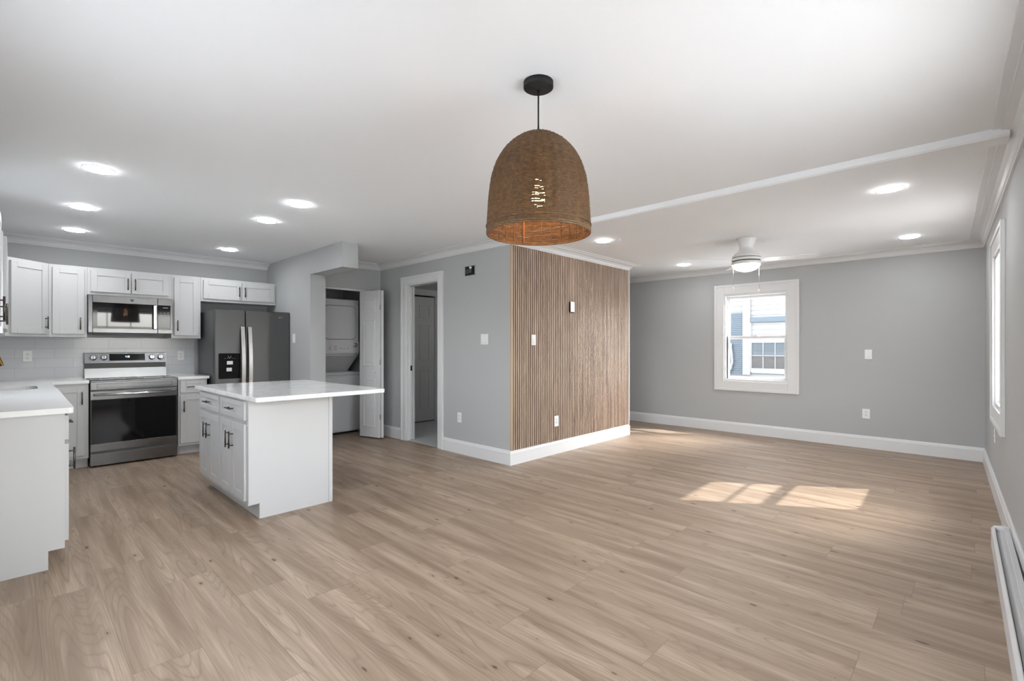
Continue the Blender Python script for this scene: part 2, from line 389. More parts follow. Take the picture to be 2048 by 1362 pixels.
# door casings
def casing_prof(b, axis, a0, a1, zt, plane, out, wd=.10, th=.02):
    """three-sided casing round an opening a0..a1 up to zt; plane = wall face, out = -1/+1"""
    def bx(p, q, z0, z1, t0, t1):
        lo, hi = sorted((plane+out*t0, plane+out*t1))
        if axis == 'y': b.box(lo, hi, p, q, z0, z1, M_trim, .003)
        else: b.box(p, q, lo, hi, z0, z1, M_trim, .003)
    bx(a0-wd, a0, 0, zt+wd, 0, th); bx(a1, a1+wd, 0, zt+wd, 0, th); bx(a0, a1, zt, zt+wd, 0, th)
    bx(a0-wd, a0-wd+.028, 0, zt+wd, th-.001, th+.009); bx(a1+wd-.028, a1+wd, 0, zt+wd, th-.001, th+.009); bx(a0-wd+.028, a1+wd-.028, zt+wd-.028, zt+wd, th-.001, th+.009)
b = MB(); casing_prof(b, 'y', 4.787, 5.487, 2.1, KX, -1, .105)
b.box(KX-.002, KX+.122, 4.787, 4.799, 0, 2.1, M_trim); b.box(KX-.002, KX+.03, 5.475, 5.487, 0, 2.1, M_trim); b.box(KX+.086, KX+.122, 5.475, 5.487, 0, 2.1, M_trim); b.box(KX-.002, KX+.122, 4.799, 5.475, 2.088, 2.1, M_trim)
b.box(KX+.075, KX+.085, 4.799, 4.81, 0, 2.088, M_trim); b.box(KX+.03, KX+.04, 5.462, 5.475, 0, 2.088, M_trim)
tc_ = struct('trim_door_hall', b)
# panel door builder: slab w x h, local x along width, face toward local -y, hinge at x=0
def panel_door(w_, h_, cols, rows, th=.035, m=M_trim, mar=.1):
    b = MB(); b.box(0, w_, 0, th, 0, h_, m, .002)
    gap = .09 if cols > 1 else 0
    pw = (w_-2*mar-gap*(cols-1))/cols
    for c in range(cols):
        x0 = mar+c*(pw+gap)
        for z0, z1 in rows:
            for s_, y in ((-1, 0), (1, th)):
                a, d = sorted((y+s_*.010, y-s_*.001))
                # raised moulding ring
                t_ = .018
                b.box(x0, x0+pw, a, d, z0, z0+t_, m, .004); b.box(x0, x0+pw, a, d, z1-t_, z1, m, .004)
                b.box(x0, x0+t_, a, d, z0+t_-.004, z1-t_+.004, m, .004); b.box(x0+pw-t_, x0+pw, a, d, z0+t_-.004, z1-t_+.004, m, .004)
                a, d = sorted((y+s_*.004, y-s_*.001)); b.box(x0+.035, x0+pw-.035, a, d, z0+.035, z1-.035, m, .0015)
    return b
# pocket door edge and pull
b = panel_door(.68, 2.07, 2, [(.22,.83),(1.03,1.62),(1.74,1.95)])
pd = b.build('door_1', M_trim); pd.location = (KX+.072, 5.457, .012); pd.rotation_euler = (0,0,PI/2); tag(pd, kind='structure')
b = MB(); b.box(.008, .03, -.0001, -.004, 0, .07, M_pull); h = b.build('latch', M_pull, pd)
h.location = (0,0,0)
bpy.data.objects.remove(h)
b = MB(); b.box(-.0035, .0005, .004, .031, .93, 1.0, M_lampblk, .001); b.build('latch', M_lampblk, pd)
# inner bathroom door
b = MB(); casing_prof(b, 'x', 4.30, 5.03, 2.125, 6.60, -1, .10)
b.box(4.30, 4.31, 6.60, 6.72, 0, 2.125, M_trim); b.box(5.02, 5.03, 6.60, 6.72, 0, 2.125, M_trim)
struct('trim_door_bathroom', b)
b = panel_door(.70, 2.08, 2, [(.22,.86),(1.02,1.62),(1.73,1.95)])
pd2 = b.build('door_2', M_trim); pd2.location = (4.312, 6.615, .02); tag(pd2, kind='structure')
b = MB(); b.lathe([(.012,0),(.012,-.03),(.027,-.035),(.03,-.05),(.02,-.062)], M_chrome, 20, (.06, 0, .93), 'y'); b.build('door_knob', M_chrome, pd2)

# laundry closet interior and bifold
b = MB(); b.box(SX1+.0, 3.695, LY+.05, LY+.115, 2.07, 2.085, M_trim)
struct('trim_closet_track', MB().box(2.83, 3.61, LY+.03, LY+.07, 2.045, 2.07, M_trim)); 
leaf = panel_door(.37, 2.02, 1, [(.14,.80),(.98,1.62),(1.72,1.91)], .032, M_trim, .075)
bf = thing('bifold_door', 'white panelled bifold door folded open at the laundry closet', 'door', (3.50, 5.84, .02))
l1 = leaf.build('door_leaf', M_trim, bf)
p0 = Vector((3.385, 6.175)); p1 = Vector((3.475, 5.815))
d = (p1-p0); l1.location = (p0.x-3.50, p0.y-5.84, 0); l1.rotation_euler = (0,0,math.atan2(d.y, d.x))
b = MB(); b.lathe([(.006,.001),(.006,-.012),(.014,-.016),(.015,-.024),(.009,-.03)], M_plate, 16, (.30, 0, .905), 'y'); b.build('knob', M_plate, l1)
l2 = l1.copy(); l2.data = l1.data; COL.objects.link(l2); l2.parent = bf; l2.name = 'door_leaf.001'
q0 = Vector((3.57, 6.175)); q1 = Vector((3.508, 5.815)); d = q1-q0
l2.location = (q0.x-3.50+.0, q0.y-5.84, 0); l2.rotation_euler = (0,0,math.atan2(d.y, d.x))
b = MB()
for z in (.25, 1.0, 1.75): b.box(-.02, .02, -.028, -.02, z, z+.07, M_chrome)
b.build('hinge', M_chrome, bf)

# ------------------------------------------------------------ double-hung windows (local: x along wall, y out of room, opening from x=0..w, z0..z1)
def window(name, w_, z0, z1, muntin=False, grid=False):
    root = tag(empty(name, (0,0,0)), kind='structure')
    wd = .14; b = MB()
    for (xa, xb, za, zb) in ((-wd, 0, z0-wd, z1+wd), (w_, w_+wd, z0-wd, z1+wd), (0, w_, z1, z1+wd), (0, w_, z0-wd, z0)):
        b.box(xa, xb, -.018, 0, za, zb, M_trim, .003)
    t_ = .035
    for (xa, xb, za, zb) in ((-wd, -wd+t_, z0-wd, z1+wd), (w_+wd-t_, w_+wd, z0-wd, z1+wd), (-wd+t_, w_+wd-t_, z1+wd-t_, z1+wd), (-wd+t_, w_+wd-t_, z0-wd, z0-wd+t_)):
        b.box(xa, xb, -.027, -.017, za, zb, M_trim, .003)
    b.build('casing', M_trim, root)
    b = MB()   # jamb liner
    b.box(0, .02, 0, .14, z0, z1, M_trim); b.box(w_-.02, w_, 0, .14, z0, z1, M_trim); b.box(.02, w_-.02, 0, .14, z1-.03, z1, M_trim); b.box(.02, w_-.02, 0, .14, z0, z0+.03, M_trim)
    b.box(.02, .034, .05, .062, z0+.03, z1-.03, M_trim); b.box(w_-.034, w_-.02, .05, .062, z0+.03, z1-.03, M_trim)
    b.build('window_frame', M_trim, root)
    zm = (z0+z1)/2-.02; fr = .035
    def sash(y, za, zb, nm):
        b = MB(); a, c = .019, w_-.019
        b.box(a, a+fr, y, y+.03, za, zb, M_trim, .002); b.box(c-fr, c, y, y+.03, za, zb, M_trim, .002)
        b.box(a+fr, c-fr, y, y+.03, zb-fr, zb, M_trim, .002); b.box(a+fr, c-fr, y, y+.03, za, za+fr, M_trim, .002)
        if muntin and nm == 'upper': b.box(a+fr, c-fr, y+.005, y+.025, za+.30, za+.318, M_trim)
        if grid:
            for k in (1, 2, 3): xx = a+fr+(c-a-2*fr)*k/4; b.box(xx-.009, xx+.009, y+.005, y+.025, za+fr, zb-fr, M_trim)
            zz = (za+zb)/2; b.box(a+fr, c-fr, y+.004, y+.026, zz-.009, zz+.009, M_trim)
        o = b.build('sash', M_trim, root)
        g = MB(); g.box(a+fr-.003, c-fr+.003, y+.013, y+.017, za+fr-.003, zb-fr+.003, M_glass); g.build('pane', M_glass, o)
        return o
    s2 = sash(.085, zm, z1-.03, 'upper'); s1 = sash(.05, z0+.03, zm+.04, 'lower')
    b = MB(); b.box(w_/2-.03, w_/2+.03, .035, .05, zm+.035, zm+.05, M_plate, .002); b.box(w_/2-.012, w_/2+.02, .03, .045, zm+.05, zm+.06, M_plate, .002); b.build('sash_lock', M_plate, s1)
    return root
w1 = window('window_1', .85, W1[2], W1[3]); w1.location = (XW, W1[1], 0); w1.rotation_euler = (0, 0, -PI/2)   # local x -> -Y, local y -> +X
w2 = window('window_2', .85, .76, 2.045, muntin=True); rframe(w2); ux = Vector((-math.cos(RA), -math.sin(RA), 0))
w2.location = Vector((XW, -.14, 0)) + ux*1.49
w3 = window('window_3', 1.8, .60, 2.1, grid=True); rframe(w3); w3.location = Vector((XW, -.14, 0)) + ux*4.55
w4 = window('added_window_4', .5, 1.1, 2.05); w4.location = (XL, 4.66, 0); w4.rotation_euler = (0, 0, PI/2)  # unseen window, added to bring light into the left kitchen
w5 = window('added_window_5', 1.6, .5, 2.1, grid=True); w5.location = (XL, .9, 0); w5.rotation_euler = (0, 0, PI/2)  # large window added out of view to brighten the walls facing it
portal('window_portal', (XL-.17, 1.7, 1.3), (0, -PI/2, 0), 1.65, 1.65)
portal('window_portal', (XW+.17, 2.215, 1.40), (0, PI/2, 0), 1.3, .9)
pr_ = portal('window_portal', Vector((XW, -.14, 0)) + ux*1.915 + Vector((0, -.18, 1.40)), (PI/2, 0, 0), .9, 1.3)
pr_ = portal('window_portal', Vector((XW, -.14, 0)) + ux*5.45 + Vector((0, -.18, 1.35)), (PI/2, 0, 0), 1.85, 1.55)
pr_ = portal('window_portal', (XL-.17, 4.91, 1.575), (0, -PI/2, 0), 1.0, .52)

# ------------------------------------------------------------ cabinets
def shaker(b, x0, x1, z0, z1, y=0.0, th=.02, fr=.055, m=M_cab):
    """door or drawer front; face at y-th, back at y"""
    f = min(fr, (z1-z0)*.27)
    b.box(x0, x0+fr, y-th, y, z0, z1, m, .0015); b.box(x1-fr, x1, y-th, y, z0, z1, m, .0015)
    b.box(x0+fr, x1-fr, y-th, y, z1-f, z1, m, .0015); b.box(x0+fr, x1-fr, y-th, y, z0, z0+f, m, .0015)
    b.box(x0+fr, x1-fr, y-th+.008, y-.002, z0+f, z1-f, m)
def pull(x, z, vertical=True, L=.13, y=-.02, parent=None):
    b = MB(); r = .0055; so = .03
    if vertical:
        b.tube([(x, y-so, z-L/2), (x, y-so, z+L/2)], r, M_pull, 10)
        for s_ in (-1, 1): b.tube([(x, y, z+s_*L*.34), (x, y-so, z+s_*L*.34)], .0045, M_pull, 8)
    else:
        b.tube([(x-L/2, y-so, z), (x+L/2, y-so, z)], r, M_pull, 10)
        for s_ in (-1, 1): b.tube([(x+s_*L*.34, y, z), (x+s_*L*.34, y-so, z)], .0045, M_pull, 8)
    return b.build('handle', M_pull, parent)
def door(parent, x0, x1, z0, z1, hx=None, hz=None, name='door', vertical=True, th=.02):
    b = MB(); shaker(b, x0, x1, z0, z1, 0, th); o = b.build(name, M_cab, parent)
    if hx is not None: pull(hx, hz, vertical, parent=o)
    return o
def carcass(parent, x0, x1, z0, z1, depth, toe=False, sink=False):
    b = MB()
    if toe:
        b.box(x0, x1, 0, depth, .105, .66 if sink else z1, M_cab, .001)
        if sink: b.box(x0, x1, 0, .04, .66, z1, M_cab, .001); b.box(x0, x0+.018, .04, depth, .66, z1, M_cab); b.box(x1-.018, x1, .04, depth, .66, z1, M_cab)
        b.build('cabinet_body', M_cab, parent)
        t_ = MB(); t_.box(x0, x1, .075, depth-.01, 0, .105, M_cab); t_.build('toe_kick', M_cab, parent)
    else:
        b.box(x0, x1, 0, depth, z0, z1, M_cab, .001); b.build('cabinet_body', M_cab, parent)

def wall_cab(name, label, loc, w_, z0, z1, doors, depth=.33, rz=0, grp=None):
    r = thing(name, label, 'cabinet', loc, rz, grp); carcass(r, 0, w_, z0, z1, depth)
    for (a, c, hx, hz) in doors: door(r, a, c, z0+.035, z1-.03, hx, hz)
    return r
FY = 6.94
wall_cab('wall_cabinet', 'tall narrow white wall cabinet left of the microwave, handle at lower right', (.2795, FY, 0), .299, 1.37, 2.135, [(.026, .277, .243, 1.515)], YB-FY-.001)
wall_cab('wall_cabinet', 'short white two-door wall cabinet directly above the microwave', (.5795, FY, 0), .757, 1.838, 2.135, [(.027, .375, .345, 1.975), (.381, .73, .411, 1.975)], YB-FY-.001)
wall_cab('wall_cabinet', 'tall narrow white wall cabinet between microwave and refrigerator', (1.3375, FY, 0), .305, 1.37, 2.135, [(.028, .278, .058, 1.522)], YB-FY-.001)
wall_cab('wall_cabinet', 'short wide white two-door wall cabinet above the refrigerator', (1.6435, FY, 0), .897, 1.838, 2.135, [(.027, .46, .428, 1.982), (.467, .87, .497, 1.982)], YB-FY-.001)
# diagonal corner wall cabinet
P0 = Vector((-.03, 6.655)); P1 = Vector((.2785, 6.94))
cc = thing('wall_cabinet', 'white diagonal corner wall cabinet at the left end of the row', 'cabinet', (0, 0, 0))
MB().prism([(XL+.001,6.655),(P0.x,P0.y),(P1.x,P1.y),(P1.x,YB-.001),(XL+.001,YB-.001)], 1.37, 2.135, M_cab).build('cabinet_body', M_cab, cc)
dv = (P1-P0); LD = dv.length
b = MB(); shaker(b, .035, LD-.03, 1.40, 2.105); dd = b.build('door', M_cab, cc); dd.location = (P0.x, P0.y, 0); dd.rotation_euler = (0,0,math.atan2(dv.y, dv.x)); pull(LD-.055, 1.515, parent=dd)
# left wall cabinets (front toward +x): local x -> +Y
wall_cab('wall_cabinet', 'white wall cabinet on the left wall above the sink, beside the corner cabinet', (-.036, 5.23, 0), 1.42, 1.37, 2.135, [(.03,.70,None,None),(.71,1.39,None,None)], .295, PI/2)
r = thing('wall_cabinet', 'nearest white wall cabinet at the left edge, only its two dark pulls showing', 'cabinet', (-.076, 3.50, 0), PI/2-.018); carcass(r, 0, 1.02, 1.37, 2.135, .25)
door(r, .03, .50, 1.40, 2.105, .255, 1.475); door(r, .51, .99, 1.40, 2.105, .78, 1.47)

# base cabinets along the stove wall
BY = 6.66
def base_cab(label, loc, w_, parts, depth, rz=0):
    r = thing('base_cabinet', label, 'cabinet', loc, rz); carcass(r, 0, w_, 0, .884, depth, toe=True, sink='sink base' in label)
    for nm, a, c, z0, z1, hx, hz, vert in parts: door(r, a, c, z0, z1, hx, hz, nm, vert)
    return r
base_cab('white base cabinet just left of the range with one tall door', (.262, BY, 0), .305, [('door', .03, .27, .14, .85, .252, .735, True)], YB-BY-.001)
base_cab('small white base cabinet between range and refrigerator, drawer over door', (1.351, BY, 0), .292, [('drawer', .02, .272, .727, .867, .146, .797, False), ('door', .02, .272, .137, .70, .05, .57, True)], YB-BY-.001)
# base cabinets along the left wall, fronts toward +x
def left_cab(label, y0, w_, parts): return base_cab(label, (.218, y0, 0), w_, parts, .551, PI/2)
lc = left_cab('white base cabinet nearest at left with plain side panel and drawer over door', 3.80, .60, [('drawer', .02, .58, .725, .867, .30, .80, False), ('door', .02, .58, .137, .70, .10, .60, True)])
left_cab('white base cabinet in the left row behind the nearest one', 4.402, .76, [('drawer', .02, .74, .725, .867, .38, .797, False), ('door', .02, .378, .137, .70, .34, .60, True), ('door', .382, .74, .137, .70, .42, .60, True)])
left_cab('white sink base cabinet below the sink at left', 5.164, 1.49, [('drawer', .35, 1.18, .725, .867, None, None, False), ('door', .35, .762, .137, .70, .73, .60, True), ('door', .768, 1.18, .137, .70, .80, .60, True)])
b = MB(); b.prism([(XL+.003,0),(.150,0),(.150,.105),(.219,.105),(.219,.884),(XL+.003,.884)], 3.785, 3.799, M_cab, 'y')
o = b.build('side_panel', M_cab, lc); o.parent = lc; o.matrix_parent_inverse = Matrix.Rotation(-PI/2, 4, 'Z') @ Matrix.Translation((-.218, -3.80, 0))

# countertops
ct = thing('countertop', 'white quartz L-shaped countertop with the sink along the left wall', 'countertop', (0, 0, .885))
def with_hole(b, x0, x1, y0, y1, hx0, hx1, hy0, hy1, z0, z1, rad, m, corners):
    """rectangle with rounded-rect hole, built as a ring of quads"""
    hole = []
    for (cx, cy, a0) in ((hx1-rad, hy0+rad, -90), (hx1-rad, hy1-rad, 0), (hx0+rad, hy1-rad, 90), (hx0+rad, hy0+rad, 180)):
        for k in range(7): a = math.radians(a0+15*k); hole.append((cx+rad*math.cos(a), cy+rad*math.sin(a)))
    outer = []
    for (px_, py_) in hole:
        ccx, ccy = (hx0+hx1)/2, (hy0+hy1)/2; dx, dy = px_-ccx, py_-ccy
        tx = ((x1-ccx)/dx if dx > 0 else (x0-ccx)/dx) if abs(dx) > 1e-9 else 1e9
        ty = ((y1-ccy)/dy if dy > 0 else (y0-ccy)/dy) if abs(dy) > 1e-9 else 1e9
        t_ = min(tx, ty); outer.append([ccx+dx*t_, ccy+dy*t_])
    for (qx, qy) in ((x0,y0),(x1,y0),(x1,y1),(x0,y1)):
        i = min(range(len(outer)), key=lambda i: (outer[i][0]-qx)**2+(outer[i][1]-qy)**2); outer[i] = [qx, qy]
    n = len(hole); V = []
    for z in (z0, z1):
        V.append(([b.bm.verts.new((p[0], p[1], z)) for p in outer], [b.bm.verts.new((p[0], p[1], z)) for p in hole]))
    fs = []
    for i in range(n):
        j = (i+1) % n
        fs.append(b.bm.faces.new((V[1][0][i], V[1][0][j], V[1][1][j], V[1][1][i])))
        fs.append(b.bm.faces.new((V[0][0][i], V[0][1][i], V[0][1][j], V[0][0][j])))
        fs.append(b.bm.faces.new((V[0][0][i], V[0][0][j], V[1][0][j], V[1][0][i])))
        fs.append(b.bm.faces.new((V[0][1][i], V[1][1][i], V[1][1][j], V[0][1][j])))
    bmesh.ops.recalc_face_normals(b.bm, faces=fs); b._fin(fs, m)
b = MB()
TZ0, TZ1 = 0, .032
b.prism([(XL+.001,3.755),(.235,3.755),(.246,3.758),(.253,3.765),(.256,3.777),(.275,5.45),(XL+.001,5.45)], TZ0, TZ1, M_quartz_plain)
with_hole(b, XL+.001, .275, 5.45, 6.4, -.22, .165, 5.60, 6.10, TZ0, TZ1, .09, M_quartz_plain, None)
b.prism([(XL+.001,6.4),(.275,6.4),(.29,6.615),(.305,6.63),(.57,6.63),(.57,YB-.009),(XL+.001,YB-.009)], TZ0, TZ1, M_quartz_plain)
b.build('counter_slab', M_quartz_plain, ct)
b = MB()
for (xa,xb,ya,yb,za,zb) in ((-.235,-.22,5.585,6.115,-.2,-.001),(.155,.17,5.585,6.115,-.2,-.001),(-.22,.155,5.585,5.60,-.2,-.001),(-.22,.155,6.10,6.115,-.2,-.001),(-.235,.17,5.585,6.115,-.215,-.2)): b.box(xa,xb,ya,yb,za,zb,M_basin)
sk = thing('sink', 'undermount steel sink sunk in the left countertop', 'sink', (0,0,.885)); b.build('basin', M_basin, sk)
MB().lathe([(.04,0),(.045,.004),(.03,.006)], M_chrome, 20, (-.02, 5.92, -.2)).build('drain', M_chrome, sk)
tag(MB().box(1.343, 1.662, 6.63, YB-.009, .885, .917, M_quartz_plain, .002).build('countertop', M_quartz_plain), 'short white countertop between the range and the refrigerator', 'countertop')
# faucet
fc = thing('faucet', 'brushed brass kitchen faucet, spout tip at the left edge', 'faucet', (-.278, 5.86, .917))
MB().lathe([(.028,0),(.028,.008),(.018,.014),(.016,.06)], M_brass, 24).build('base', M_brass, fc)
pts = [(0,0,.05),(0,0,.28)]+[(.10-.10*math.cos(a), 0, .28+.10*math.sin(a)) for a in [PI*k/14 for k in range(1, 13)]]
MB().tube(pts, .0125, M_brass, 14).build('spout', M_brass, fc)
e0 = Vector(pts[-1]); e1 = e0+Vector((.035, 0, -.135))
MB().tube([e0, e0.lerp(e1,.2), e0.lerp(e1,.25), e1], [.0135,.0135,.017,.020], M_brass, 14).build('spray_head', M_brass, fc)
MB().tube([(0,-.015,.04),(0,-.05,.05),(0.01,-.09,.075)], .006, M_brass, 10).build('lever', M_brass, fc)

# ------------------------------------------------------------ island
IX, IY = 1.195, 3.795
def isl(label, y1, parts):   # front toward -x ; local x -> -Y
    r = thing('island_cabinet', label, 'cabinet', (IX, y1, 0), -PI/2); carcass(r, 0, .612, 0, .884, .60, toe=True)
    for nm, a, c, z0, z1, hx, hz, vert in parts: door(r, a, c, z0, z1, hx, hz, nm, vert)
    return r
def isl_parts(): return [('drawer', .02, .592, .727, .867, .306, .798, False), ('door', .02, .303, .14, .70, .262, .56, True), ('door', .309, .592, .14, .70, .345, .56, True)]
i2 = isl('far white island cabinet nearest the range, drawer over two doors', 5.022, isl_parts())
i1 = isl('near white island cabinet with plain end panel, drawer over two doors', 4.408, isl_parts())
def world_part(b, name, m, parent, loc, rz):
    o = b.build(name, m, parent); o.matrix_parent_inverse = (Matrix.Translation(loc) @ Matrix.Rotation(rz, 4, 'Z')).inverted(); return o
b = MB(); b.prism([(IX+.075,0),(1.80,0),(1.80,.884),(IX,.884),(IX,.115),(IX+.075,.115)], 3.781, 3.795, M_cab, 'y'); world_part(b, 'side_panel', M_cab, i1, (IX,4.408,0), -PI/2)
b = MB(); b.box(1.796, 1.828, 3.776, 4.408, 0, .884, M_cab, .003); world_part(b, 'back_panel', M_cab, i1, (IX,4.408,0), -PI/2)
b = MB(); b.box(1.796, 1.828, 4.409, 5.022, 0, .884, M_cab, .003); world_part(b, 'back_panel', M_cab, i2, (IX,5.022,0), -PI/2)
b = MB()
def rrect(x0, x1, y0, y1, r, k=5):
    P = []
    for cx, cy, a0 in ((x1-r,y0+r,-90),(x1-r,y1-r,0),(x0+r,y1-r,90),(x0+r,y0+r,180)):
        for i in range(k+1): a = math.radians(a0+90*i/k); P.append((cx+r*math.cos(a), cy+r*math.sin(a)))
    return P
b.prism(rrect(1.163, 2.17, 3.53, 5.125, .022), .8845, .917, M_quartz, 'z', .0025)
tag(b.build('island_countertop', M_quartz), 'veined white quartz slab on the kitchen island, overhanging at right', 'countertop')

# ------------------------------------------------------------ range
rg = thing('electric_range', 'freestanding stainless steel electric range with black glass oven door', 'range', (.577, 6.61, 0))
Wd = .757
b = MB(); b.box(.002, Wd-.002, .03, .60, .025, .90, M_fridgeside)
for x in (.03, Wd-.05): b.box(x, x+.02, .06, .08, 0, .03, M_black); b.box(x, x+.02, .54, .56, 0, .03, M_black)
b.build('oven_body', M_fridgeside, rg)
b = MB(); b.box(0, Wd, .004, .032, .018, .142, M_steel, .003); b.build('storage_drawer', M_steel, rg)
b = MB(); b.box(0, Wd, .006, .03, .165, .245, M_steel, .002); b.box(0, Wd, .006, .03, .708, .797, M_steel, .002); b.box(.012, Wd-.012, .007, .03, .243, .71, M_bglass)
b.box(0, .012, .006, .03, .244, .709, M_black); b.box(Wd-.012, Wd, .006, .03, .244, .709, M_black)
b.box(.012, Wd-.012, .02, .03, .245, .709, M_black); od = b.build('oven_door', M_steel, rg)
b = MB(); b.tube([(.03, -.038, .762), (Wd-.03, -.038, .762)], .013, M_chrome, 16)
for x in (.05, Wd-.05): b.box(x-.012, x+.012, -.035, .008, .752, .772, M_steel, .002)
b.build('handle', M_chrome, od)
b = MB(); b.box(0, Wd, .0, .03, .813, .897, M_steel, .003)
b.box(.05, Wd-.05, -.0018, .001, .828, .831, M_black); b.box(.05, Wd-.05, -.0018, .001, .872, .875, M_black); b.box(.05, .053, -.0018, .001, .831, .872, M_black); b.box(Wd-.053, Wd-.05, -.0018, .001, .831, .872, M_black)
b.build('control_strip', M_steel, rg)
b = MB(); b.box(0, Wd, -.004, .57, .897, .910, M_steel, .003); b.box(.015, Wd-.015, .02, .555, .910, .914, M_bglass, .001); ckt = b.build('cooktop', M_bglass, rg)
for (x, y, r_) in ((.2,.17,.11),(.56,.17,.085),(.2,.41,.085),(.56,.41,.11)):
    MB().lathe([(r_,.9141),(r_,.9146),(r_-.003,.9146),(r_-.003,.9141)], M_ink, 40, (x, y, 0), cap=False).build('burner_ring', M_ink, ckt)
b = MB()
b.prism([(.565,.912),(.575,1.02),(.64,1.02),(.64,.912)], 0, Wd, M_steel, 'x')
b.prism([(.59,1.02),(.59,1.08),(.64,1.08),(.64,1.02)], 0.004, Wd-.004, M_black, 'x')
b.prism([(.560,1.08),(.585,1.193),(.592,1.198),(.64,1.198),(.64,1.08)], 0, Wd, M_steel, 'x'); bg_ = b.build('backguard', M_steel, rg)
sl = math.atan2(.025, .113)
def onpanel(x, s, out=0): return (x, .560+.025*s-out*math.cos(sl), 1.08+.113*s+out*math.sin(sl))
b = MB()
c_ = [onpanel(.215,.22,.002), onpanel(.545,.22,.002), onpanel(.545,.92,.002), onpanel(.215,.92,.002)]; c2 = [onpanel(.215,.22,-.002), onpanel(.545,.22,-.002), onpanel(.545,.92,-.002), onpanel(.215,.92,-.002)]
v = [b.bm.verts.new(p) for p in c_]+[b.bm.verts.new(p) for p in c2]
fs = [b.bm.faces.new([v[i] for i in q]) for q in ((0,1,2,3),(7,6,5,4),(0,4,5,1),(1,5,6,2),(2,6,7,3),(3,7,4,0))]; bmesh.ops.recalc_face_normals(b.bm, faces=fs); b._fin(fs, M_bglass)
dp = b.build('display', M_bglass, bg_)
# clock digits 12:02 style strokes
b = MB(); xx = .362
for ch in '4:20':
    if ch == ':':
        for s in (.56,.68): p = onpanel(xx+.002, s, .0025); b.box(p[0], p[0]+.002, p[1]-.0006, p[1], p[2], p[2]+.003, M_screen)
        xx += .008; continue
    seg = {'4':'bcfg','2':'abged','0':'abcdef'}[ch]; w_, s0, s1 = .006, .54, .70; sm_ = (s0+s1)/2
    for g in seg:
        S_ = {'a':(0,1,s1,s1),'g':(0,1,sm_,sm_),'d':(0,1,s0,s0),'f':(0,0,sm_,s1),'b':(1,1,sm_,s1),'e':(0,0,s0,sm_),'c':(1,1,s0,sm_)}[g]
        p = onpanel(xx+S_[0]*w_, S_[2], .0028); q = onpanel(xx+S_[1]*w_, S_[3], .0028)
        b.tube([p, q], .0009, M_screen, 4)
    xx += .011
b.build('clock_digits', M_screen, dp)
for x in (.072, .166, .612, .697):
    b = MB(); R = Matrix.Rotation(-sl, 4, 'X')
    b.lathe([(.029,.0),(.029,-.006),(.024,-.008),(.023,-.03),(.02,-.033)], M_chrome, 28, (0,0,0), 'y'); b.box(-.004, .004, -.038, -.032, -.019, .019, M_steel, .001)
    o = b.build('knob', M_chrome, bg_); o.location = onpanel(x, .52, 0); o.rotation_euler = (-sl, 0, 0)
for x in (.072, .166, .612, .697):
    MB().tube([onpanel(x+.036*math.sin(math.radians(a)), .52+.32*math.cos(math.radians(a)), .0004) for a in range(-130, 131, 20)], .0009, M_black, 5).build('dial_marking', M_black, bg_)

# ------------------------------------------------------------ microwave
mw = thing('microwave', 'stainless over-the-range microwave below the short wall cabinet', 'microwave', (.5815, 6.87, 1.41)); Wm = .757; Hm = .427
b = MB(); b.box(.004, Wm-.004, .03, .392, .004, Hm, M_black); b.box(.06, Wm-.06, .04, .30, -.004, .004, M_black); b.build('microwave_body', M_black, mw)
b = MB(); dx = .612
b.box(0, .036, 0, .03, .012, Hm-.004, M_steel, .003); b.box(dx-.0, dx+.003, .004, .03, .02, Hm-.01, M_black)
b.box(.036, dx, 0, .03, Hm-.085, Hm-.004, M_steel, .003); b.box(.036, dx, 0, .03, .012, .062, M_steel, .003)
b.box(.036, dx, .002, .03, .06, Hm-.083, M_bglass, .001); b.box(.075, .555, .0005, .003, .085, Hm-.135, mat('microwave_window_mesh', (.012,.012,.014), .03, spec=.6)); md = b.build('microwave_door', M_steel, mw)
b = MB(); b.box(dx-.045, dx-.012, -.036, -.022, .062, Hm-.09, M_chrome, .005)
for z in (.08, Hm-.12): b.box(dx-.038, dx-.02, -.024, .002, z, z+.02, M_chrome, .002)
b.build('handle', M_chrome, md)
b = MB(); b.box(dx+.003, Wm, 0, .03, Hm-.085, Hm-.004, M_steel, .003); b.box(dx+.003, Wm, 0, .03, .012, .062, M_steel, .003); b.box(Wm-.022, Wm, 0, .03, .062, Hm-.085, M_steel, .003)
b.box(dx+.003, Wm-.022, .002, .03, .06, Hm-.083, M_bglass, .001); cp = b.build('control_panel', M_bglass, mw)
for r_ in range(6):
    for c in range(3): x = dx+.025+c*.034; z = .085+r_*.034; MB().box(x, x+.018, .0005, .0022, z, z+.004, M_ink).build('button', M_ink, cp)
MB().box(dx+.05, dx+.10, .0005, .0022, Hm-.115, Hm-.108, M_ink).build('display', M_ink, cp)
MB().lathe([(.016,.001),(.016,-.0015),(.014,-.002)], M_fridgeside, 28, (.375, 0, Hm-.044), 'y').build('badge', M_fridgeside, md)

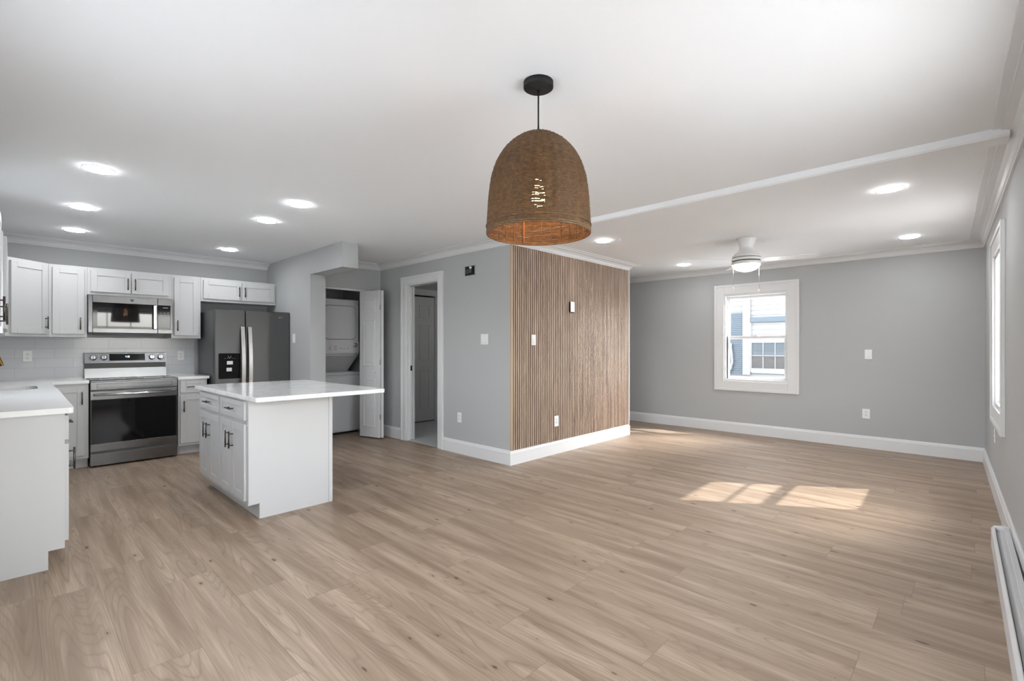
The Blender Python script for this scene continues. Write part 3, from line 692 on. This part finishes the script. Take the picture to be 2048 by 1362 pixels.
# ------------------------------------------------------------ refrigerator
fr_ = thing('refrigerator', 'dark slate side-by-side refrigerator with ice and water dispenser', 'refrigerator', (1.672, 6.45, 0)); Wf = .862
b = MB(); b.box(.01, Wf-.01, .075, .77, .02, 1.705, M_fridgeside, .004); b.box(.02, Wf-.02, .08, .74, 0, .03, M_black); b.build('fridge_body', M_fridgeside, fr_)
b = MB(); b.box(.03, Wf-.03, .05, .08, .01, .09, M_black); b.build('grille', M_black, fr_)
sp = .333
b = MB(); b.box(0, sp-.004, 0, .065, .10, 1.716, M_steeldk, .008); dl = b.build('left_door', M_steeldk, fr_)
b = MB(); b.box(sp+.004, Wf, 0, .065, .10, 1.716, M_steeldk, .008); dr = b.build('right_door', M_steeldk, fr_)
b = MB(); b.box(.0, Wf, .062, .078, .10, 1.70, M_black); b.build('door_gasket', M_black, fr_)
b = MB(); b.prism(rrect(.038, .272, .882, 1.188, .012, 3), -.006, .001, M_bglass, 'y'); 
disp = b.build('dispenser', M_bglass, dl)
b = MB(); b.box(.125, .190, -.012, -.005, 1.052, 1.096, M_chrome, .002); b.build('paddle', M_chrome, disp); b = MB(); b.box(.12, .18, -.014, -.005, .968, 1.016, M_chrome, .004); b.build('paddle', M_chrome, disp)
b = MB(); b.tube([(.155+.016*math.cos(a), -.0066, 1.15+.016*math.sin(a)) for a in [PI*(.8+1.4*k/12) for k in range(13)]], .0015, M_ink, 5)
for k in range(5): b.box(.10+k*.027, .108+k*.027, -.0068, -.0058, 1.125, 1.128, M_ink)
b.build('dispenser_icons', M_ink, disp)
def fhandle(x, parent):
    P = []; n = 24; z0, z1 = .50, 1.512
    b = MB(); prev = None; fs = []
    for k in range(n+1):
        t_ = k/n; z = z0+(z1-z0)*t_; y = -.028-.045*math.sin(PI*t_)
        ring = [b.bm.verts.new(p) for p in ((x-.021,y,z),(x+.021,y,z),(x+.021,y+.014,z),(x-.021,y+.014,z))]
        if prev:
            for i in range(4): fs.append(b.bm.faces.new((prev[i], prev[(i+1)%4], ring[(i+1)%4], ring[i])))
        else: fs.append(b.bm.faces.new(ring))
        prev = ring
    fs.append(b.bm.faces.new(prev[::-1])); bmesh.ops.recalc_face_normals(b.bm, faces=fs); b._fin(fs, M_chrome)
    for z in (z0+.01, z1-.04): b.box(x-.014, x+.014, -.03, .001, z, z+.03, M_chrome)
    return b.build('handle', M_chrome, parent)
fhandle(sp-.040, dl); fhandle(sp+.040, dr)
b = MB()
for (x0, x1, z0, z1) in ((.728,.731,1.635,1.652),(.733,.741,1.635,1.638),(.733,.736,1.638,1.652),(.741,.744,1.638,1.65),(.748,.764,1.648,1.651),(.755,.758,1.635,1.648),(.768,.776,1.642,1.645)): b.box(x0, x1, -.0012, .0005, z0, z1, M_chrome)
b.build('badge', M_chrome, dr)
b = MB(); b.lathe([(.004,0),(.004,-.002),(.003,-.003)], M_chrome, 12, (.645, 0, .862), 'y'); b.build('lock_dot', M_chrome, dr)

# ------------------------------------------------------------ laundry centre
ld = thing('laundry_tower', 'white stacked washer and dryer inside the dark closet', 'washer dryer', (2.925, 6.44, 0)); Wl = .683
b = MB(); b.box(0, Wl, .13, .80, .03, .86, M_appl, .008); b.box(.02, Wl-.02, .17, .78, 0, .03, M_black)
b.box(0, Wl, .115, .135, .05, .835, M_appl, .006); b.build('washer_body', M_appl, ld)
b = MB(); b.box(-.002, Wl+.002, .105, .60, .862, .892, M_appl, .006); b.box(.06, Wl-.06, .19, .50, .892, .902, M_appl, .004); b.build('washer_lid', M_appl, ld)
Wd = .592
b = MB(); b.box(0, Wd, .0, .80, 1.165, 1.942, M_appl, .012)
b.prism([(.0,1.165),(.36,.90),(.80,.90),(.80,1.165)], .0, Wd, M_appl, 'x'); db = b.build('dryer_body', M_appl, ld)
b = MB(); b.prism([(.055,1.145),(.62,1.145),(.56,.93),(.115,.93)], 0, .004, M_appl, 'y')
o = b.build('access_panel', M_appl, db)
bpy.data.objects.remove(o)
b = MB(); b.prism([(.05,-.005),(.055,-.007),(.33,.9)], 0, .001, M_appl, 'x'); b.bm.clear()
nv = Vector((0, -.265, -.36)).normalized()
def pan(x, t_, o_): return (x, 0+.36*t_+nv.y*o_, 1.165-.265*t_+nv.z*o_)
v = [b.bm.verts.new(pan(x, t_, o_)) for o_ in (-.002, .006) for x, t_ in ((.05,.07),(Wd-.05,.07),(Wd-.12,.93),(.12,.93))]
fs = [b.bm.faces.new([v[i] for i in q]) for q in ((0,1,2,3),(7,6,5,4),(0,4,5,1),(1,5,6,2),(2,6,7,3),(3,7,4,0))]; bmesh.ops.recalc_face_normals(b.bm, faces=fs); b._fin(fs, M_appl)
b.build('access_panel', M_appl, db)
b = MB(); b.prism(rrect(.07, Wd-.055, 1.375, 1.845, .06, 6), -.010, .001, M_appl, 'y', .002); dd_ = b.build('dryer_door', M_appl, ld)
b = MB(); b.prism(rrect(.064, Wd-.049, 1.369, 1.851, .064, 6), -.0025, .0005, M_plate2, 'y'); b.build('door_seal', M_plate2, dd_)
b = MB(); b.box(0, Wd, -.006, .002, 1.18, 1.335, M_appl, .004); lp = b.build('control_panel', M_appl, ld)
for x, z, r_ in ((Wd-.063,1.29,.025),(.162,1.245,.022),(.238,1.245,.022)):
    MB().lathe([(r_+.006,-.006),(r_+.006,-.009),(r_,-.009),(r_-.004,-.03),(r_-.01,-.033)], M_appl if r_ < .024 else M_chrome, 24, (x, 0, z), 'y').build('knob', M_appl, lp)
for x in (.315, .42): MB().lathe([(.006,-.006),(.006,-.009),(.004,-.01)], M_plate2, 12, (x, 0, 1.245), 'y').build('indicator', M_plate2, lp)
MB().box(.20, .25, -.0068, -.0055, 1.275, 1.278, M_plate2).build('printed_label', M_plate2, lp); MB().box(.345, .39, -.0068, -.0055, 1.24, 1.242, M_plate2).build('printed_label', M_plate2, lp)

# ------------------------------------------------------------ slat panels
sp_ = thing('slat_wall_panel', 'floor-to-crown panel of pale vertical wood slats on dark felt', 'wall panel', (KX, KY, .155))
b = MB(); b.box(.006, KE-KX, -.008, 0, 0, 2.208, M_slatbk); b.build('felt_backing', M_slatbk, sp_)
b = MB(); n_ = 70; span = KE-KX-.04; pt = span/n_
holes = [(4.714-KX, 4.795-KX, 1.685-.155, 1.82-.155)]
for k in range(n_):
    x0 = .03+k*pt; x1 = x0+pt*.46; segs = [(0, 2.205)]
    for (ha, hb, hz0, hz1) in holes:
        if x1 > ha-.002 and x0 < hb+.002:
            segs = [s for (a, c) in segs for s in ((a, hz0), (hz1, c))] if segs[0][1] > hz1 else segs
    for (a, c) in segs: b.box(x0, x1, -.024, -.007, a, c, M_slat)
b.build('slats', M_slat, sp_)
MB().box(-.006, .012, -.026, .0, 0, 2.208, M_oak, .001).build('edge_strip', M_oak, sp_)
MB().box(KE-KX-.004, KE-KX+.008, -.026, .0, 0, 2.208, M_trim, .001).build('end_strip', M_trim, sp_)

# ------------------------------------------------------------ plates, outlets, switches (local face toward -y, centre at origin)
def plate(name, label, cat, loc, rz, kind='outlet', w_=.072, h_=.118, gap=0, grp=None):
    r = thing(name, label, cat, loc, rz, grp)
    b = MB(); b.box(-w_/2, w_/2, -.007-gap, -.001-gap, -h_/2, h_/2, M_plate, .0025)
    p = b.build('cover_plate', M_plate, r)
    if gap: MB().box(-w_/2+.008, w_/2-.004, -gap-.001, .0, -h_/2+.006, h_/2-.01, M_lampblk).build('wall_box', M_lampblk, r)
    if kind == 'outlet':
        b = MB()
        b.box(-.018, .018, -.0095, -.006, -.034, .034, M_plate, .002)
        for z in (-.019, .019):
            for x in (-.007, .006): b.box(x-.0015, x+.0015, -.0102, -.009, z-.002, z+.009, M_plate2)
            b.lathe([(.003,-.009),(.003,-.0102)], M_plate2, 10, (0, 0, z-.009), 'y')
        b.build('receptacle', M_plate, r)
    elif kind == 'switch':
        n2 = 2 if w_ > .1 else 1
        for k in range(n2):
            x = (k-(n2-1)/2)*.046
            b = MB(); b.prism([(-.007-gap,-.033),(-.013-gap,-.033),(-.008-gap,.033),(-.006-gap,.033)], x-.0165, x+.0165, M_plate, 'x'); b.build('rocker', M_plate, r)
            b = MB(); b.box(x-.019, x+.019, -.0078-gap, -.0065-gap, -.0365, -.0345, M_ink); b.build('rocker_gap', M_ink, r)
    return r
SF = KY-.024
plate('wall_plate', 'upper white wall plate on the slat panel standing off a black box', 'wall plate', (4.752, KY-.008, 1.755), 0, 'blank', .078, .125, .03)
plate('light_switch', 'white rocker switch at mid height on the slat panel', 'light switch', (4.046, SF+.001, 1.343), 0, 'switch', .074, .118)
plate('wall_outlet', 'low white outlet plate on the slat panel above the baseboard', 'outlet', (4.456, SF+.001, .389), 0, 'outlet', .08, .125)
plate('light_switch', 'white double rocker switch on the grey wall beside the slat panel', 'light switch', (KX, 3.945, 1.352), -PI/2, 'switch', .118, .118)
plate('wall_outlet', 'low white outlet on the grey wall between doorway and slat panel', 'outlet', (KX, 4.38, .425), -PI/2, 'outlet', .072, .118)
plate('light_switch', 'white rocker switch on the far wall right of the window', 'light switch', (XW, .895, 1.172), -PI/2, 'switch', .074, .12)
plate('wall_outlet', 'low white outlet on the far wall right of the window', 'outlet', (XW, .918, .43), -PI/2, 'outlet', .078, .12)
plate('light_switch', 'white switch beside the refrigerator on the grey divider wall', 'light switch', (SX0, 6.325, 1.375), -PI/2, 'switch', .08, .12)
plate('wall_outlet', 'white outlet on the tile backsplash left of the range', 'outlet', (.129, YB-.008, 1.166), 0, 'outlet', .07, .118)
plate('wall_outlet', 'white outlet on the tile backsplash right of the range', 'outlet', (1.50, YB-.008, 1.156), 0, 'outlet', .07, .118)
xo = 6.02
plate('wall_outlet', 'white outlet on the right wall below the far window corner', 'outlet', (5.86, rwy(5.86), .50), PI+RA, 'outlet', .072, .12)
# open junction box
jb = thing('junction_box', 'open electrical box with loose dark wires high on the grey wall', 'electrical box', (KX, 4.186, 2.152), -PI/2)
b = MB(); hw, hh = .088, .052
b.box(-hw, hw, -.004, 0, -hh, hh, M_lampblk); b.box(-hw, -hw+.006, -.008, -.003, -hh, hh, M_steel); b.box(hw-.006, hw, -.008, -.003, -hh, hh, M_plate); b.box(-hw, hw, -.008, -.003, hh-.005, hh, M_black); b.box(-hw, hw, -.008, -.003, -hh, -hh+.005, M_black)
b.build('box_shell', M_lampblk, jb)
for k, (x, z, w_, h_) in enumerate(((-.058, -.004, .022, .07), (-.020, -.008, .026, .055), (.022, -.006, .026, .05))):
    MB().box(x-w_/2, x+w_/2, -.030, -.004, z-h_/2, z+h_/2, M_fridgeside, .004).build('wire_connector', M_fridgeside, jb)
MB().box(.004, .026, -.026, -.004, .022, .044, M_plate, .003).build('wire_nut', M_plate, jb)
b = MB()
b.tube([(-.07,-.006,.03),(-.05,-.03,.035),(-.03,-.034,.01),(-.036,-.03,-.035),(-.01,-.026,-.045),(.01,-.03,-.03),(.04,-.03,-.036),(.055,-.02,-.01),(.06,-.012,.03)], .004, M_black, 7)
b.build('wire', M_black, jb)

# ------------------------------------------------------------ recessed lights
b = MB(); b.lathe([(.088,-.0005),(.088,-.004),(.078,-.007),(.076,-.004)], M_trim, 40, cap=False)
lt = empty('recessed_light', (0,0,CZ)); tag(lt, 'x', 'recessed light'); b.build('trim_ring', M_trim, lt)
b = MB(); b.lathe([(.078,-.004),(.076,-.010),(.055,-.013),(.01,-.014)], M_glow, 40); b.build('diffuser', M_glow, lt)
LS = [(.402,4.142,'nearest recessed ceiling light above the left kitchen run, largest at left'),(.419,5.365,'middle recessed light of the left row over the sink run'),(.448,6.478,'recessed light at upper left closest to the crown above the corner cabinet'),
      (1.638,3.973,'nearest recessed light of the middle row over the island'),(1.64,4.704,'second recessed light of the middle row over the island'),(1.815,6.435,'recessed light in front of the refrigerator cabinets'),
      (4.518,2.909,'recessed light just right of the rattan pendant, near the slat panel'),(6.633,2.929,'small recessed light left of the ceiling fan blades'),(4.493,.417,'nearest recessed light at right, beyond the ceiling beam'),(6.599,.447,'recessed light at right in the far corner of the room')]
for i, (x, y, lab) in enumerate(LS):
    o = lt if i == 0 else copy_tree(lt); o.location = (x, y, CZ); o['label'] = lab; o['group'] = 'recessed ceiling lights'

# ------------------------------------------------------------ pendant
PX, PY = 1.615, 1.377
pn = thing('pendant_lamp', 'brown woven rattan dome pendant lamp on a black cord', 'pendant lamp', (PX, PY, CZ))
MB().lathe([(.066,-.0005),(.066,-.024),(.060,-.028),(.012,-.030),(.010,-.036)], M_lampblk, 40).build('canopy', M_lampblk, pn)
MB().tube([(0,0,-.03),(0,0,-.35)], .0034, M_lampblk, 8).build('cord', M_lampblk, pn)
prof = [(.2265,1.773),(.2262,1.80),(.2245,1.835),(.222,1.875),(.219,1.92),(.214,1.965),(.207,2.01),(.196,2.05),(.183,2.083),(.166,2.113),(.146,2.14),(.121,2.165),(.092,2.186),(.06,2.203),(.028,2.214)]
def prof_at(s):
    L_ = [0]
    for a, c in zip(prof, prof[1:]): L_.append(L_[-1]+math.hypot(c[0]-a[0], c[1]-a[1]))
    s *= L_[-1]
    for i in range(len(prof)-1):
        if s <= L_[i+1]+1e-9:
            t_ = (s-L_[i])/(L_[i+1]-L_[i]); return prof[i][0]+(prof[i+1][0]-prof[i][0])*t_, prof[i][1]+(prof[i+1][1]-prof[i][1])*t_
    return prof[-1]
b = MB(); NR = 122; NSP = 30; SEG = NSP*4
for k in range(NR):
    r_, z = prof_at(k/(NR-1)); ph = (k % 2)*PI; jz = random.uniform(-.0005, .0005); rr = random.uniform(.0021, .0026)
    ring = []
    for q in range(SEG):
        a = 2*PI*q/SEG; w_ = .0024*math.cos(a*NSP) + .0012*math.cos(a*NSP/2+ph); R_ = r_+w_; zz = z+jz+.0008*math.sin(a*5+k)
        ring.append((R_*math.cos(a), R_*math.sin(a), zz-CZ))
    b.tube(ring, rr, M_rattan, 4, closed=True)
b.build('weave', M_rattan, pn)
b = MB()
for k in range(NSP):
    a = 2*PI*k/NSP; P = []
    for q in range(16): r_, z = prof_at(q/15); P.append(((r_-.001)*math.cos(a), (r_-.0005)*math.sin(a), z-CZ))
    b.tube(P, .0028, M_rattan, 5)
b.build('rib', M_rattan, pn)['kind'] = 'stuff'
b = MB()
for z, rr, dr_ in ((1.769,.0045,0),(1.777,.0042,.001),(1.80,.003,.004)): b.tube([((.2265+dr_)*math.cos(2*PI*q/96), (.2265+dr_)*math.sin(2*PI*q/96), z-CZ) for q in range(96)], rr, M_rattan, 8, closed=True)
b.build('rim', M_rattan, pn)
b = MB()   # inner wire frame
M_wire = mat('copper_wire', (.55,.22,.07), .4, .6, bump=.02)
for k in range(4):
    a = PI/4+PI/2*k+.25; P = [((prof_at(q/15)[0]-.008)*math.cos(a), (prof_at(q/15)[0]-.008)*math.sin(a), prof_at(q/15)[1]-CZ) for q in range(16)]; b.tube(P, .002, M_wire, 6)
b.build('inner_frame', M_wire, pn)
b = MB(); b.lathe([(.019,2.09-CZ),(.019,2.02-CZ),(.016,2.015-CZ)], M_lampblk, 20); b.lathe([(.004,2.245-CZ),(.004,2.09-CZ)], M_lampblk, 8); sk_ = b.build('lamp_socket', M_lampblk, pn)
b = MB(); b.lathe([(.013,2.015-CZ),(.014,2.0-CZ),(.024,1.965-CZ),(.030,1.935-CZ),(.028,1.91-CZ),(.016,1.893-CZ),(.003,1.888-CZ)], M_bulb, 20); b.build('bulb', M_bulb, pn)

# ------------------------------------------------------------ ceiling fan
fn = thing('ceiling_fan', 'white three-blade ceiling fan with lit dome light and pull chains', 'ceiling fan', (5.50, 1.736, CZ))
M_fan = mat('white_fan_enamel', (.78,.78,.77), .3, bump=.01)
b = MB(); b.lathe([(.098,-.001),(.096,-.02),(.078,-.065),(.068,-.095),(.068,-.11),(.08,-.135),(.115,-.165),(.138,-.195),(.142,-.21)], M_fan, 48); hb = b.build('motor_housing', M_fan, fn)
b = MB(); b.lathe([(.128,-.205),(.128,-.216)], M_lampblk, 48); b.lathe([(.135,-.245),(.135,-.255)], M_lampblk, 48); b.build('shadow_gap', M_lampblk, fn)
b = MB(); b.lathe([(.142,-.216),(.145,-.225),(.143,-.245)], M_fan, 48); b.lathe([(.143,-.255),(.146,-.262),(.142,-.285),(.13,-.29)], M_fan, 48); b.build('light_ring', M_fan, fn)
b = MB(); b.lathe([(.139,-.288),(.128,-.31),(.10,-.335),(.06,-.352),(.02,-.359),(.002,-.36)], M_fanglow, 48); b.build('light_dome', M_fanglow, fn)
base = YAW-PI/2          # lateral direction
for ang in (-24, 186, 80):
    a = base+math.radians(ang); R = Matrix.Rotation(a, 4, 'Z') @ Matrix.Translation((0,0,-.236)) @ Matrix.Rotation(math.radians(-11), 4, 'X')
    b = MB(); n = 8
    pts = [(.12,-.035),(.2,-.055),(.60,-.065),(.635,-.058),(.655,-.035),(.655,.035),(.635,.058),(.60,.065),(.2,.055),(.12,.035)]
    b.prism(pts, -.003, .003, M_fan, 'z'); bmesh.ops.transform(b.bm, matrix=R, verts=b.bm.verts); b.build('blade', M_fan, fn)
rx = Vector((math.cos(base), math.sin(base), 0))
for s_, L_ in ((-1,.25),(1,.28)):
    p = rx*(s_*.140)
    b = MB(); b.tube([(p.x, p.y, -.27), (p.x, p.y, -.27-L_)], .0014, M_chrome, 6)
    pc = b.build('pull_chain', M_chrome, fn)
    MB().lathe([(.003,-.27-L_),(.006,-.28-L_),(.006,-.30-L_),(.002,-.305-L_)], M_plate, 12, (p.x, p.y, 0)).build('chain_fob', M_plate, pc)

# ------------------------------------------------------------ baseboard heater along the right wall
ht = thing('baseboard_heater', 'long low white baseboard heater on the floor along the right wall', 'heater', (0,0,0))
ht.location = (4.30, rwy(4.30), 0); ht.rotation_euler = (0, 0, PI+RA*.4)
L_ = 3.2; HV = -.100
b = MB(); b.prism([(-.021,.01),(-.021,.136),(-.045,.142),(-.047,.139),(-.025,.132),(-.025,.01)], 0, L_, M_trim, 'x'); b.build('back_plate', M_trim, ht)
b = MB(); b.prism([(HV,.0),(HV,.115),(HV+.012,.132),(HV+.016,.130),(HV+.005,.113),(HV+.005,.0)], 0.004, L_, M_trim, 'x'); b.build('front_cover', M_trim, ht)
b = MB(); b.prism([(-.026,.118),(-.06,.122),(-.078,.105),(-.074,.101),(-.058,.117),(-.027,.112)], .004, L_, M_trim, 'x'); b.build('damper', M_trim, ht)
b = MB(); b.box(.004, L_, HV+.006, -.026, .0, .075, M_fridgeside); b.build('heating_fins', M_fridgeside, ht)
b = MB(); b.prism([(-.02,0),(-.02,.138),(-.04,.143),(HV+.012,.134),(HV-.001,.116),(HV-.001,0)], -.012, .03, M_trim, 'x', .002); b.build('end_cap', M_trim, ht)

# added lamp, out of view, brightens the dark bathroom
bl = thing('added_bath_light', 'added unseen round light on the ceiling of the small room behind the doorway', 'added fill light', (4.75, 5.3, CZ))
MB().lathe([(.14,-.001),(.14,-.03),(.10,-.05),(.02,-.055)], mat('added_lamp_glass', (.9,.9,.9), .5, emit=(1,.98,.95), es=9.0), 32).build('diffuser', None, bl)

# ------------------------------------------------------------ outside
struct('added_sun_blocker', MB().box(-.6, 5.1, -3.6, -.52, 2.62, 2.70, M_trim))  # unseen roof slab, added to keep stray sun off the floor
struct('ground', MB().box(-30, 45, -40, 40, -.6, -.35, M_ground))
HX = 12.6; kf = HX/10.6
def hy(y): return y*kf
def hz(z): return 1.27+(z-1.27)*kf
hs_ = thing('neighbor_house', 'white and blue sided house seen through the far window', 'house', (HX, hy(3.2), -.35))
def hp(b, name, m, par=None):
    o = b.build(name, m, par or hs_)
    if par is None: o.location = (-HX, -hy(3.2), .35)
    return o
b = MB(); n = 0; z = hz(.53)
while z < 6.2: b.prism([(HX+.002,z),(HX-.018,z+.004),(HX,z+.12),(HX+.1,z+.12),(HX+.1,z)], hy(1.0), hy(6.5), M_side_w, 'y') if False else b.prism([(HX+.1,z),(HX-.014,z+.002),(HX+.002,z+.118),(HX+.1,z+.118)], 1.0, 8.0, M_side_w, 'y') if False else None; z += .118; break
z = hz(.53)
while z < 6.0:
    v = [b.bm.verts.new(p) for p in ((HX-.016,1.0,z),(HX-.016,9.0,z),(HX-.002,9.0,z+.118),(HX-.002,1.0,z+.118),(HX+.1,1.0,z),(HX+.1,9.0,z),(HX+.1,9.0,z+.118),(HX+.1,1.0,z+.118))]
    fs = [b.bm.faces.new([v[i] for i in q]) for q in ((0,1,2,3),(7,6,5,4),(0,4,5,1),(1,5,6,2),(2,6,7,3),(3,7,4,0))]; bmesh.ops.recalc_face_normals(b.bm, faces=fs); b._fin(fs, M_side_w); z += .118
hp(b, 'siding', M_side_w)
hp(MB().box(HX-.03, HX+.1, 1.0, 9.0, -.35, hz(.545), M_side_w), 'foundation', M_side_w)
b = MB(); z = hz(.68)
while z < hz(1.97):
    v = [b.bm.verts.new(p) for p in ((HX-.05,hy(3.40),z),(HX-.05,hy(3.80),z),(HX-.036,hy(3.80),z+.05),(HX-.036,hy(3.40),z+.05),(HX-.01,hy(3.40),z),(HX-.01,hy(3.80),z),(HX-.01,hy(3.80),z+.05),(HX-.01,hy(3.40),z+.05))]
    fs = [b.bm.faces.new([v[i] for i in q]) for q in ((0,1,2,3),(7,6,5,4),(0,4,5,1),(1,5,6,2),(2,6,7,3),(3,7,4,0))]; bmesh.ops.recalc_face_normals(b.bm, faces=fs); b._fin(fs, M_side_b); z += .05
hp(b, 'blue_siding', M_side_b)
hp(MB().box(HX-.07, HX-.01, hy(3.25), hy(3.40), hz(.68), hz(2.6), M_side_w, .004), 'corner_board', M_side_w)
hp(MB().box(HX-.08, HX-.01, hy(2.3), hy(3.24), hz(1.767), hz(1.87), M_side_b, .004), 'blue_reflection', M_side_b)  # blue bar standing in for a reflection in the upper glass
b = MB(); ya, yb, za, zb = hy(2.5), hy(3.225), hz(.825), hz(1.345)
b.box(HX-.06, HX-.012, ya-.1, ya, za-.1, zb+.1, M_side_w); b.box(HX-.06, HX-.012, yb, yb+.03, za-.1, zb+.1, M_side_w); b.box(HX-.06, HX-.012, ya, yb, zb, zb+.1, M_side_w); b.box(HX-.07, HX-.012, ya, yb, za-.12, za, M_side_w)
hw_ = hp(b, 'window_frame', M_side_w)
g = MB()
for yy in (2.787, 3.009): g.box(HX-.052, HX-.04, hy(yy)-.01, hy(yy)+.01, za, zb, M_side_w)
g.box(HX-.052, HX-.04, ya, yb, hz(1.084)-.01, hz(1.084)+.01, M_side_w); g.build('window_grid', M_side_w, hw_)
g = MB(); g.box(HX-.036, HX-.033, ya, yb, za, zb, mat('far_window_glass', (.05,.06,.07), .05, bump=.01)); g.build('pane', None, hw_)
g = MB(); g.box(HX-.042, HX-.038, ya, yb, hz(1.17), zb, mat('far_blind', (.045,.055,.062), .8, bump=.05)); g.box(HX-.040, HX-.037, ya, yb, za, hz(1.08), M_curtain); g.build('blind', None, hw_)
P = [(HX-.09, hy(3.625), hz(1.34)), (HX-.09, hy(3.63), hz(1.25)), (HX-.09, hy(3.61), hz(1.1)), (HX-.09, hy(3.60), hz(.95)), (HX-.09, hy(3.63), hz(.80)), (HX-.09, hy(3.70), hz(.70)), (HX-.09, hy(3.76), hz(.68))]
hp(MB().tube(P, .028, M_side_w, 10), 'pipe', M_side_w)

# groups for repeated units
for o in bpy.data.objects:
    if o.parent is None and 'category' in o:
        k = o.name.split('.')[0]
        g = {'wall_cabinet': 'white wall cabinets', 'base_cabinet': 'white base cabinets', 'island_cabinet': 'island cabinets', 'wall_outlet': 'white wall outlets', 'light_switch': 'white light switches'}.get(k)
        if g: o['group'] = g
